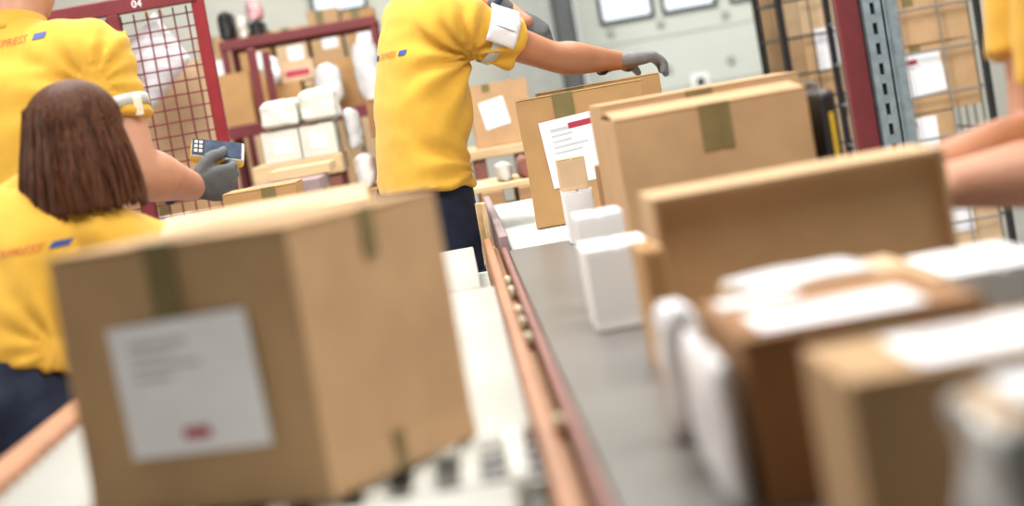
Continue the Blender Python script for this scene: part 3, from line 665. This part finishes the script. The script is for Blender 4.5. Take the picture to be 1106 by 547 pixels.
bv = bvh_of(shirtW); upW = (gW['shoulders']-gW['waist']).normalized(); vW = V((.35, .94, 0)); sdW = V((.94, -.30, .02)).normalized(); ocW = V((-.775, 3.6, 1.07))
print_on(shirtW, bv, 'text', ocW, sdW, upW, vW, 'orange', body='EXPRESS', size=.023)
print_on(shirtW, bv, 'bar', ocW, sdW, upW, vW, 'blue', x=.073, w=.028, h=.013); print_on(shirtW, bv, 'bar', ocW, sdW, upW, vW, 'blue', x=-.073, w=.028, h=.013)
# bob: a combed shell of hair hanging from the crown, open at the face
bm = bmesh.new(); hc = LW(0, -.012, .035)+V((0, 0, .004)); NA, NT = 120, 26; fa = math.atan2(.75, .62); rows = []
for j in range(NT+1):
    t = j/NT; row = []
    for i in range(NA):
        u = i/(NA-1)
        gap = 0 if t < .34 else min(1, (t-.34)/.12)*math.radians(58)
        a = fa + gap + u*(2*math.pi-2*gap)
        if t < .42: ph = t/.42*math.pi/2; rad = .090*math.sin(ph)**.95; z = .088*math.cos(ph)
        else: q = (t-.42)/.58; rad = .090+.023*math.sin(q*math.pi*.55); z = -.150*q
        st = noise.noise(V((math.cos(a)*9, math.sin(a)*9, t*.8)))*.0035 + noise.noise(V((math.cos(a)*30, math.sin(a)*30, t*.6)))*.0016
        tip = (noise.noise(V((math.cos(a)*14, math.sin(a)*14, 3)))*.016 if j == NT else 0)
        k = min(1, t*4); rad += st*k
        row.append(bm.verts.new(hc+V((rad*math.cos(a)*1.0, rad*math.sin(a)*1.06, z+tip))))
    rows.append(row)
for a_, b_ in zip(rows, rows[1:]):
    for i in range(NA-1): bm.faces.new((a_[i], b_[i], b_[i+1], a_[i+1]))
hr = obj('bobbed_hair', bm, 'hair', pw, True); md = hr.modifiers.new('t', 'SOLIDIFY'); md.thickness = .010; md.offset = -1
bm = bmesh.new()
rnd = random.Random(8)
for k in range(46):
    a = fa+math.radians(70)+rnd.random()*math.radians(220); r1 = .103+rnd.random()*.004
    D = V((math.cos(a), math.sin(a)*1.06, 0)); z0 = rnd.uniform(.0, .05)
    limb(bm, [hc+D*(.082)+V((0, 0, z0)), hc+D*(r1-.002)+V((0, 0, -.05)), hc+D*(r1+.006+.003*rnd.random())+V((0, 0, -.10)), hc+D*(r1+.006)+V((.004*rnd.uniform(-1, 1), 0, -.142-rnd.random()*.02))], [.0015, .0028, .003, .001], 6, sub=3)
obj('hair_strands', bm, 'hair', hr, True)

# --- person at the right edge, arms over the open carton
fR = V((-1, .05, 0)); rR = V((.05, 1, 0)); sR, sL = at(1112, -165, 2.98), at(1140, -150, 2.66); shR = (sR+sL)/2+V((.03, 0, .03))
JR = dict(hem=shR+V((.06, 0, -.45)), pelvis=shR+V((.07, 0, -.48)), waist=shR+V((.06, 0, -.34)), chest=shR+V((.03, 0, -.15)), shoulders=shR, neck=shR+V((-.03, 0, .085)), head=shR+V((-.09, 0, .19)),
          shoulder_r=sR, shoulder_l=sL, elbow_r=at(1121, 152, 2.92), wrist_r=at(986, 190, 2.66), elbow_l=at(1165, 180, 2.66), wrist_l=at(994, 206, 2.61),
          hip_r=(shR+V((.07, 0, -.55)))+rR*.085, hip_l=(shR+V((.07, 0, -.55)))-rR*.085, knee_r=V((shR.x+.04, shR.y, .46))+rR*.09, knee_l=V((shR.x+.04, shR.y, .46))-rR*.09, ankle_r=V((shR.x+.09, shR.y, .08))+rR*.1, ankle_l=V((shR.x+.09, shR.y, .08))-rR*.1)
pr, shirtR, gR, LR, RR, rvr = person('person in yellow shirt at the right edge with bare arms over the open carton', JR, fR, 'skin', 1., 0, hair=True, seed=13, sleeve=.72, voxel=.0048, hands=((JR['wrist_r'], (-.75, -.55, -.05), (-.2, -.3, -1), -1), (JR['wrist_l'], (-.95, .16, 0), (.1, .3, -.9), 1)))

# ------------------------------------------------------------------ left: red mesh cage with parcels
def z_at(px, py, Y): return at(px, py, Y).z
YC = 6.5
a0, a1 = at(228, 80, YC), at(122, 18, YC)
xr, xm = a0.x, a1.x; xl = -2.35; zt = z_at(160, 2, YC)
cg = thing('mesh_partition', 'dark red steel mesh partition panel behind the man with the scanner', 'mesh partition', ((xl+xr)/2, YC, 0))
ox = -(xl+xr)/2
D_ = .62
for x in (xr, xl):
    bm = bmesh.new(); box(bm, (x+ox, 0, (.01+zt)/2), (.040, .03, zt-.01), None, .004); obj('corner_post', bm, 'redpaint', cg)
    bm = bmesh.new(); box(bm, (x+ox, 0, .008), (.12, .12, .016), None, .003); obj('foot_plate', bm, 'redpaint_dark', cg)
bm = bmesh.new(); box(bm, (xm+ox, -.002, (.16+zt)/2), (.038, .038, zt-.2), None, .004); obj('middle_post', bm, 'redpaint_dark', cg)
for y in (0,):
    for z, h in ((zt, .05), (.17, .05)):
        bm = bmesh.new(); box(bm, ((xl+xr)/2+ox, y, z), (xr-xl, .04, h), None, .004); obj('rail', bm, 'redpaint_dark', cg)
def mesh_panel(nm, A, B, z0, z1, pitch, r, m, parent, wav=.0):
    bm = bmesh.new(); A, B = V(A), V(B); L = (B-A).length; d = (B-A)/L; n = int(L/pitch)
    for i in range(n+1): q = A+d*i*pitch; rod(bm, (q.x, q.y, z0), (q.x, q.y, z1), r, 6)
    k = int((z1-z0)/pitch)
    for j in range(k+1): rod(bm, (A.x, A.y, z0+j*pitch), (B.x, B.y, z0+j*pitch), r, 6)
    return obj(nm, bm, m, parent)
mesh_panel('wire_mesh', (xm+ox+.02, .012, 0), (xr+ox-.02, .012, 0), .2, zt-.03, .0415, .0028, 'redpaint_dark', cg)
mesh_panel('wire_mesh', (xl+ox+.02, .012, 0), (xm+ox-.02, .012, 0), .2, zt-.03, .0415, .0028, 'redpaint_dark', cg)
q = at(130, 45, YC-.03); bm = bmesh.new(); box(bm, (q.x+ox, -.03, q.z), (.045, .012, .06), None, .002); obj('tag', bm, 'yellow', cg)
q = at(148, 2, YC-.03); cu = bpy.data.curves.new('number', 'FONT'); cu.body = '04'; cu.size = .032; cu.extrude = .0006; cu.materials.append(M['whitecard'])
tx = bpy.data.objects.new('t', cu); COL.objects.link(tx); me_ = bpy.data.meshes.new_from_object(tx.evaluated_get(bpy.context.evaluated_depsgraph_get())); bpy.data.objects.remove(tx); tx = link('painted_number', me_); tx.parent = cg; tx.location = (q.x+ox-.02, -.0215, zt-.012); tx.rotation_euler = (math.pi/2, 0, 0)
# diamond-hung white bag inside the mesh
cs_ = [at(*q, YC+.06) for q in ((166, 14), (206, 63), (160, 125), (133, 50))]
bm = bmesh.new(); N = 14; grid = []
for i in range(N+1):
    row = []
    for j in range(N+1):
        u, v = i/N, j/N; q = cs_[0]*(1-u)*(1-v)+cs_[1]*u*(1-v)+cs_[2]*u*v+cs_[3]*(1-u)*v
        b_ = (1-(2*u-1)**4)*(1-(2*v-1)**4)
        row.append(q+V((0, -.025*b_+noise.noise(q*9)*.006, 0)))
    grid.append(row)
fr_ = [[bm.verts.new(q) for q in r] for r in grid]; bk_ = [[bm.verts.new(V((q.x, 2*(YC+.075)-q.y, q.z))) for q in r] for r in grid]
for G, fl in ((fr_, 0), (bk_, 1)):
    for i in range(N):
        for j in range(N): f4 = (G[i][j], G[i+1][j], G[i+1][j+1], G[i][j+1]); bm.faces.new(f4 if fl else f4[::-1])
edge = [(i, 0) for i in range(N)]+[(N, j) for j in range(N)]+[(N-i, N) for i in range(N)]+[(0, N-j) for j in range(N)]
for (a, b), (c_, d_) in zip(edge, edge[1:]+edge[:1]): bm.faces.new((fr_[a][b], fr_[c_][d_], bk_[c_][d_], bk_[a][b]))
bmesh.ops.recalc_face_normals(bm, faces=bm.faces)
pb = tag(obj('plastic_bag', bm, 'poly', None, True), 'white plastic bag hanging cornerwise behind the red mesh', 'bag')
for dx in (-.022, .022): bm = bmesh.new(); box(bm, cs_[0]+V((dx, -.0, .012)), (.014, .022, .05), None, .003); obj('clip', bm, 'bolt', pb)
GC = 'cartons behind the red mesh'
def bcarton(label, px, py, Y, wd, dp, h, z=None, m='card', rz=0., lab=None, group=None, tape=None, seed=0, cat='cardboard box', name='cardboard_box', **k):
    """far carton: px,py = its front face's bottom centre at distance Y; z overrides the resting height"""
    q = at(px, py, Y); zz = q.z if z is None else z
    return carton(label, cat, (q.x, Y+dp/2, zz), (wd, dp, h), rz, m, flaps='x', tapes=tape or [('front', .5, h*.25, .04)], labels=lab or [], group=group, seed=seed, name=name, **k)
zc = .0
def cc(label, right, y, wd, dp, z, h, m, **k): carton(label, 'cardboard box', (xr-right-wd/2, YC+y+dp/2, z), (wd, dp, h), 0, m, flaps='x', tapes=[('front', .5, h*.25, .04)], group=GC, **k)
cc('big tan carton low behind the red mesh', .05, .13, .38, .4, zc, .68, 'card', seed=20)
cc('tan carton with wide white label behind the red mesh', .06, .14, .36, .36, zc+.684, .40, 'card', seed=21, labels=[dict(face='front', u=.55, v=.64, wd=.13, ht=.10, mark=None, text=False)])
cc('pale tan carton at the top right behind the red mesh', .06, .20, .33, .3, zc+1.088, .38, 'card_light', seed=22)
cc('tan carton left of the middle post behind the red mesh', .46, .14, .36, .36, zc, 1.1, 'card_light', seed=23)
cc('pale carton on the left stack behind the red mesh', .46, .16, .34, .32, zc+1.104, .36, 'card', seed=24)

# ------------------------------------------------------------------ middle distance, left of the reaching man
def rack_post(label, px, py, Y, h, m='redpaint_dark', wd=.036, group='red rack posts'):
    q = at(px, py, Y); bm = bmesh.new(); box(bm, (q.x, Y, h/2), (wd, wd, h), None, .005); box(bm, (q.x, Y, .008), (.14, .14, .016))
    return tag(obj('rack_post', bm, m), label, 'rack post', group)
rack_post('slim dark red rack post right of the yellowish carton', 272, 60, 9.2, at(272, 52, 9.2).z)
rack_post('second dark red rack post, beside the pale wrapped stack', 287, 60, 9.6, at(287, 55, 9.6).z)
q0, q1 = at(236, 62, 10.4), at(402, 26, 10.4)
def beam(label, px0, px1, py, Y, ht, m, group='rack beams'):
    a, b = at(px0, py, Y), at(px1, py-(px1-px0)*.176, Y); zz = (a.z+b.z)/2
    t = thing('rack_shelf', label, 'rack shelf', ((a.x+b.x)/2, Y, 0), 0, group)
    L = b.x-a.x
    bm = bmesh.new(); box(bm, (0, 0, zz-ht/2), (L, .05, ht), None, .004); obj('front_beam', bm, m, t)
    bm = bmesh.new(); box(bm, (0, .55, zz-ht/2), (L, .05, ht), None, .004); obj('rear_beam', bm, m, t)
    bm = bmesh.new(); box(bm, (0, .275, zz-.012), (L-.01, .5, .02)); obj('shelf_board', bm, 'woodbrown', t)
    for x in (-L/2+.02, L/2-.02):
        for y in (0, .55): bm = bmesh.new(); box(bm, (x, y, (zz-ht)/2), (.035, .045, zz-ht), None, .004); obj('upright', bm, m, t)
    return t, (a.x, b.x), zz
tA, xA, zA = beam('tall dark red rack shelf below the lit window', 236, 405, 46, 10.4, .05, 'redpaint_dark')
def on(label, px, Y, wd, dp, h, z, m, kind='carton', **k):
    x = at(px, 60, Y).x
    if kind == 'carton': return carton(label, k.pop('cat', 'cardboard box'), (x, Y+dp/2, z+.001), (wd, dp, h), 0, m, flaps='x', **k)
    o = pouch(label, (x, Y+dp/2, z+.001), (wd, dp, h), 0, m, k.get('seed', 0), k.get('amp', .012), kind, k.get('puff', .7)); o['category'] = k.get('cat', 'sack')
    if 'group' in k: o['group'] = k['group']
    return o
GT = 'goods on the tall red rack shelf'
on('dark crate on the tall red rack shelf near the red mesh panel', 249, 10.45, .08, .25, .15, zA, 'black', 'plastic_crate', seed=1, amp=.004, cat='crate', group=GT)
on('pale bag beside the dark crate on the tall red rack shelf', 266, 10.42, .045, .2, .11, zA, 'sack', 'sack', seed=2, group=GT)
on('pinkish bag on the tall red rack shelf', 282, 10.5, .075, .2, .10, zA+.085, 'pink', 'sack', seed=3, group=GT)
on('black crate under the pinkish bag on the tall red rack shelf', 282, 10.5, .08, .25, .08, zA, 'black', 'plastic_crate', seed=4, amp=.003, cat='crate', group=GT)
# lower shelf with mixed parcels
tB, xB, zB = beam('dark red rack shelf with mixed parcels behind the scanner', 236, 408, 140, 9.8, .06, 'redpaint_dark')
GM = 'parcels on the middle rack shelf'
on('yellowish carton at the left end of the middle rack shelf', 247, 9.85, .14, .3, .25, zB, 'card_gold', group=GM, seed=30)
on('tan carton under the orange-marked stack on the middle rack shelf', 297, 9.9, .19, .3, .16, zB, 'card_gold', group=GM, seed=31)
on('pale carton with orange print on the middle rack shelf', 318, 9.95, .15, .3, .10, zB+.162, 'card_light', group=GM, seed=32, labels=[dict(face='front', u=.5, v=.4, wd=.12, ht=.035, mark=(.5, .5, .98, .9), text=False)])
on('white bag left of the orange-marked carton on the middle rack shelf', 290, 9.75, .065, .12, .13, zB+.165, 'poly', 'poly_mailer', seed=5, cat='parcel bag', group=GM)
on('lumpy white sack at the centre of the middle rack shelf', 348, 9.85, .13, .3, .20, zB+.02, 'wrap', 'sack', seed=6, amp=.009, group=GM)
on('white film-wrapped bundle right of the lumpy white sack', 393, 9.85, .12, .3, .31, zB, 'wrap', 'sack', seed=7, amp=.009, group=GM)
on('brown carton behind the lumpy white sack', 372, 10.2, .3, .14, .24, zB, 'card_gold', group=GM, seed=33)
GB = 'carton stacks far behind the rack'
for i, (px, py, wd, col, h1, lb) in enumerate(((242, 118, .195, 'card', .42, 'far tan carton stack at the far left, upper carton'), (284, 105, .195, 'card_light', .38, 'far pale carton stack second from left, upper carton'), (322, 96, .19, 'card_gold', .36, 'far golden carton stack in the middle, upper carton'), (360, 84, .19, 'card', .40, 'far tan carton stack second from right, upper carton'), (398, 80, .19, 'card_light', .38, 'far pale carton stack behind the reaching man, upper carton'))):
    q = at(px, py, 12.0+.06*(i % 2))
    carton(lb.replace('upper', 'lower'), 'cardboard box', (q.x, 12.3, 0), (wd, .5, q.z-.004), 0, col, flaps='x', tapes=[('front', .5, .1)], group=GB, seed=80+i)
    carton(lb, 'cardboard box', (q.x, 12.3, q.z+.002), (wd*.96, .48, h1), 0, ['card', 'card_gold', 'card_light'][i % 3], flaps='x', tapes=[('front', .4, .1)], labels=[dict(face='front', u=.6, v=.55, wd=.09, ht=.1, mark=None, text=False)], group=GB, seed=90+i)
# sacks and labelled cartons on a pale pallet top
def table(label, px0, px1, py, Y, dp, th, m, leg='rail_dark', name='packing_table'):
    a, b = at(px0, py, Y), at(px1, py-(px1-px0)*.176, Y); zz = (a.z+b.z)/2; L = b.x-a.x
    t = thing(name, label, 'table', ((a.x+b.x)/2, Y+dp/2, 0))
    bm = bmesh.new(); box(bm, (0, 0, zz-th/2), (L, dp, th), None, .004); obj('table_top', bm, m, t)
    for x in (-L/2+.04, L/2-.04):
        for y in (-dp/2+.04, dp/2-.04): bm = bmesh.new(); box(bm, (x, y, (zz-th)/2), (.05, .05, zz-th), None, .004); obj('leg', bm, leg, t)
    return t, a.x, b.x, zz
tt, ta, tb, zt2 = table('thick pale wooden table carrying sacks behind the scanner', 272, 368, 182, 8.0, .6, .075, 'wood')
GS = 'stack on the pale wooden table'
on('off-white carton with label at the left under the sacks', 286, 8.02, .145, .4, .125, zt2, 'sack', group=GS, seed=40, labels=[dict(face='front', u=.55, v=.5, wd=.07, ht=.06, mark=None, text=False)])
on('off-white carton with label in the middle under the sacks', 327, 8.02, .135, .4, .125, zt2, 'sack', group=GS, seed=41, labels=[dict(face='front', u=.5, v=.5, wd=.06, ht=.06, mark=None, text=False)])
on('plump off-white sack on the left of the labelled cartons', 289.5, 8.0, .140, .42, .115, zt2+.127, 'sack', 'sack', seed=11, amp=.008, puff=.3, group=GS)
on('plump off-white sack on the right of the labelled cartons', 332.5, 8.0, .136, .42, .135, zt2+.127, 'sack', 'sack', seed=12, amp=.008, puff=.3, group=GS)
on('film-wrapped bundle at the right end of the pale wooden table', 364, 8.15, .055, .35, .16, zt2, 'wrap', 'sack', seed=13, amp=.012, group=GS)
tG, ga, gb, zg = table('low grey table below the pale wooden table', 262, 345, 206, 6.9, .5, .05, 'rail_grey')
on('tan board pack on the low grey table', 300, 7.25, .22, .4, .035, zg, 'wood', group='packs on the low grey table', seed=43)
tH, ha, hb, zh = table('brown packing bench left of the reaching man', 352, 440, 212, 7.4, .5, .05, 'woodbrown')
GH = 'cartons on the brown packing bench'
on('grey wrapped parcel on the brown packing bench', 371, 7.45, .075, .3, .12, zh, 'wrap', 'sack', seed=14, amp=.008, group=GH)
on('brown carton on the brown packing bench beside the man', 404, 7.45, .11, .3, .17, zh, 'card_gold', group=GH, seed=44)
on('dark brown carton on top at the brown packing bench', 402, 7.5, .11, .25, .14, zh+.172, 'card_dark', group=GH, seed=45)

# ------------------------------------------------------------------ between the man and the gripped carton
tK, ka, kb, zk = table('packing table carrying the labelled tan carton right of the man', 505, 575, 164, 8.0, .6, .04, 'wood')
on('tan carton with tilted white label right of the reaching man', 531, 8.05, .235, .3, .245, zk, 'card', group=None, seed=50, labels=[dict(face='front', u=.38, v=.52, wd=.10, ht=.11, ang=.15, mark=None, lines=2)], tapes=[('front', .3, .03, .03)])
def pallet(label, px, py, Y, wd, dp, z0, group):
    t = thing('wooden_pallet', label, 'pallet', (at(px, py, Y).x, Y+dp/2, z0), 0, group)
    for x in (-wd/2+.05, 0, wd/2-.05):
        bm = bmesh.new(); box(bm, (x, 0, .055), (.08, dp, .07), None, .004); obj('stringer', bm, 'woodbrown', t)
    for z in (.01, .1):
        for k in range(5): bm = bmesh.new(); box(bm, (0, -dp/2+.05+k*(dp-.1)/4, z), (wd, .09, .02), None, .002); obj('deck_board', bm, 'wood', t)
for k in range(8): pallet(['wooden pallet at the bottom of the stack right of the man', 'second lowest wooden pallet of the stack right of the man', 'third wooden pallet up in the stack right of the man', 'fourth wooden pallet up in the stack right of the man', 'fifth wooden pallet up in the stack right of the man', 'sixth wooden pallet up in the stack right of the man', 'seventh wooden pallet up in the stack right of the man', 'topmost wooden pallet of the stack right of the man'][k], 530, 200, 7.0, .36, .6, k*.111, 'pallet stack right of the man')
on('red-brown bundle on the pallet stack', 548, 7.1, .06, .3, .07, 8*.111, 'rail_dark', 'sack', seed=15, amp=.006, group=None)
on('small grey parcel on the pallet stack', 523, 7.1, .055, .3, .06, 8*.111, 'band', 'sack', seed=16, amp=.006, group=None)

# ------------------------------------------------------------------ right: posts, roll cages
rp_ = at(926, 85, 6.6); bm = bmesh.new()
tr_ = thing('rack_post', 'dark red steel post right of the broad carton', 'rack post', (rp_.x, 6.6, 0))
bm = bmesh.new(); box(bm, (0, 0, 1.3), (.072, .07, 2.6), None, .006); obj('post', bm, 'redpaint_dark', tr_)
bm = bmesh.new(); box(bm, (-.03, 0, .01), (.12, .16, .02), None, .003); obj('base_plate', bm, 'redpaint', tr_)
gp = at(961, 80, 6.55); tg = thing('slotted_post', 'galvanised slotted steel post beside the dark red post', 'rack post', (gp.x, 6.55, 0))
bm = bmesh.new(); pw_ = .105
for x, wd in ((-.042, .022), (-.006, .020), (.036, .035)): box(bm, (x, 0, 1.3), (wd, .012, 2.6))
for k in range(40): box(bm, (-.0235, 0, .05+k*.065), (.017, .012, .028))
obj('slotted_face', bm, 'steel', tg)
bm = bmesh.new(); box(bm, (.05, .04, 1.3), (.006, .08, 2.6)); box(bm, (-.05, .04, 1.3), (.006, .08, 2.6)); obj('side_web', bm, 'steel', tg)
bm = bmesh.new(); box(bm, (-.0, .03, 1.3), (.05, .01, 2.6)); obj('inner_channel', bm, 'darkgrey', tg)
bm = bmesh.new(); box(bm, (.014, -.008, 1.3), (.006, .014, 2.6), None, .002); obj('ridge', bm, 'steel', tg)
bm = bmesh.new(); box(bm, (.01, .03, .008), (.11, .15, .016)); obj('base_plate', bm, 'steel', tg)
# tall roll cage on the right
def roll_cage(label, x0, x1, Y, dp, h, frame, wire, group='roll cages', pitch=.17, zb=.16):
    t = thing('roll_cage', label, 'roll cage', ((x0+x1)/2, Y, 0), 0, group); wd = x1-x0
    for x in (-wd/2, wd/2):
        for y in (0, dp): bm = bmesh.new(); tube(bm, [(x, y, zb), (x, y, h)], [.017, .017], 10); obj('corner_tube', bm, frame, t)
    bm = bmesh.new(); box(bm, (0, dp/2, zb), (wd, dp, .035), None, .004); obj('base_tray', bm, 'wire', t)
    for x in (-wd/2+.05, wd/2-.05):
        for y in (.06, dp-.06):
            bm = bmesh.new(); tube(bm, [(x-.014, y, .055), (x+.014, y, .055)], [.054, .054], 16); c_ = obj('caster', bm, 'black', t)
            bm = bmesh.new(); box(bm, (x, y, .125), (.045, .06, .035), None, .003); obj('caster_fork', bm, 'wire', c_)
    for nm, A, B in (('front_grid', (-wd/2, 0), (wd/2, 0)), ('side_grid', (-wd/2, 0), (-wd/2, dp)), ('side_grid', (wd/2, 0), (wd/2, dp)), ('rear_grid', (-wd/2, dp), (wd/2, dp))):
        bm = bmesh.new(); A, B = V((*A, 0)), V((*B, 0)); n = max(2, int((B-A).length/(pitch*.75)))
        for i in range(1, n): q = A.lerp(B, i/n); rod(bm, (q.x, q.y, zb), (q.x, q.y, h), .0042, 6)
        k = int((h-zb)/pitch)
        for j in range(1, k+1): z = zb+j*(h-zb)/k; rod(bm, (A.x, A.y, z), (B.x, B.y, z), .0055, 6)
        obj(nm, bm, wire, t)
    return t
YR = 8.4
xR0, xR1 = at(965, 140, YR).x-.06, at(1076, 160, YR).x+.01
roll_cage('roll cage full of labelled cartons behind the galvanised post', xR0, xR1, YR, .7, 1.95, 'darkwire', 'wire')
zr = .18; GR = 'cartons in the right roll cage'
cx = (xR0+xR1)/2; cw = xR1-xR0-.06
def rc(label, h, z, lab=None, m='card', wd=None, dx=0, seed=0, dp=.5): carton(label, 'cardboard box', (cx+dx, YR+.03+dp/2, z+.001), (wd or cw, dp, h), 0, m, flaps='x', labels=lab or [], tapes=[('front', .42, h*.4, .045)], group=GR, seed=seed)
zs = [zr]
def zpix(py, px=1030): return at(px, py, YR+.03).z
z1, z2, z3, z4 = zpix(268), zpix(195), zpix(117), zpix(42)
rc('carton with lined white label at the bottom of the right roll cage', z2-zr-.004, zr, [dict(face='front', u=.60, v=.60, wd=.115, ht=.17, mark=None, lines=4)], 'card_light', seed=60)
rc('carton with low white label, second from the bottom in the right roll cage', z3-z2-.004, z2, [dict(face='front', u=.48, v=.68, wd=.15, ht=.16, mark=(.3, .85, .3, .12), lines=3)], 'card', wd=cw*.72, dx=-cw*.14, seed=61)
rc('carton with large red-marked label, third up in the right roll cage', z4-z3-.004, z3, [dict(face='front', u=.44, v=.58, wd=.19, ht=.17, ang=.06, mark=(.35, .82, .26, .11), lines=3)], 'card', seed=62)
rc('plain carton with tape, fourth up in the right roll cage', .27, z4, None, 'card', seed=63)
rc('topmost carton of the right roll cage', .2, z4+.275, None, 'card_light', seed=64)
# cage with cartons left of the red post
YQ = 9.6; xQ0, xQ1 = at(845, 30, YQ).x, at(940, 30, YQ).x
roll_cage('roll cage with white-labelled carton left of the dark red post', xQ0, xQ1, YQ, .7, 1.9, 'black', 'darkwire')
cx2 = (xQ0+xQ1)/2+.035; cw2 = xQ1-xQ0-.13
def zq(py, px=890): return at(px, py, YQ+.03).z
GQ = 'cartons in the cage left of the red post'
zb_ = zq(104)
carton('lowest carton in the cage left of the dark red post', 'cardboard box', (cx2, YQ+.3, .181), (cw2, .5, zb_-.19), 0, 'card_light', flaps='x', tapes=[('front', .5, .1)], group=GQ, seed=70)
carton('tan carton with hanging white sheet label left of the red post', 'cardboard box', (cx2, YQ+.3, zb_), (cw2, .5, .30), 0, 'card', flaps='x', labels=[dict(face='front', u=.42, v=.72, wd=.13, ht=.2, mark=None, lines=2)], tapes=[], group=GQ, seed=71)
carton('carton on top in the cage left of the red post', 'cardboard box', (cx2, YQ+.3, zb_+.302), (cw2*.95, .48, .28), 0, 'card_light', flaps='x', tapes=[('front', .5, .06)], group=GQ, seed=72)
a = at(838, 50, 10.5); pallet_c = carton('tall narrow tan carton standing left of the black-framed roll cage', 'cardboard box', (a.x, 10.6, 0), (.09, .2, 1.75), 0, 'card', flaps='x', tapes=[], seed=73)
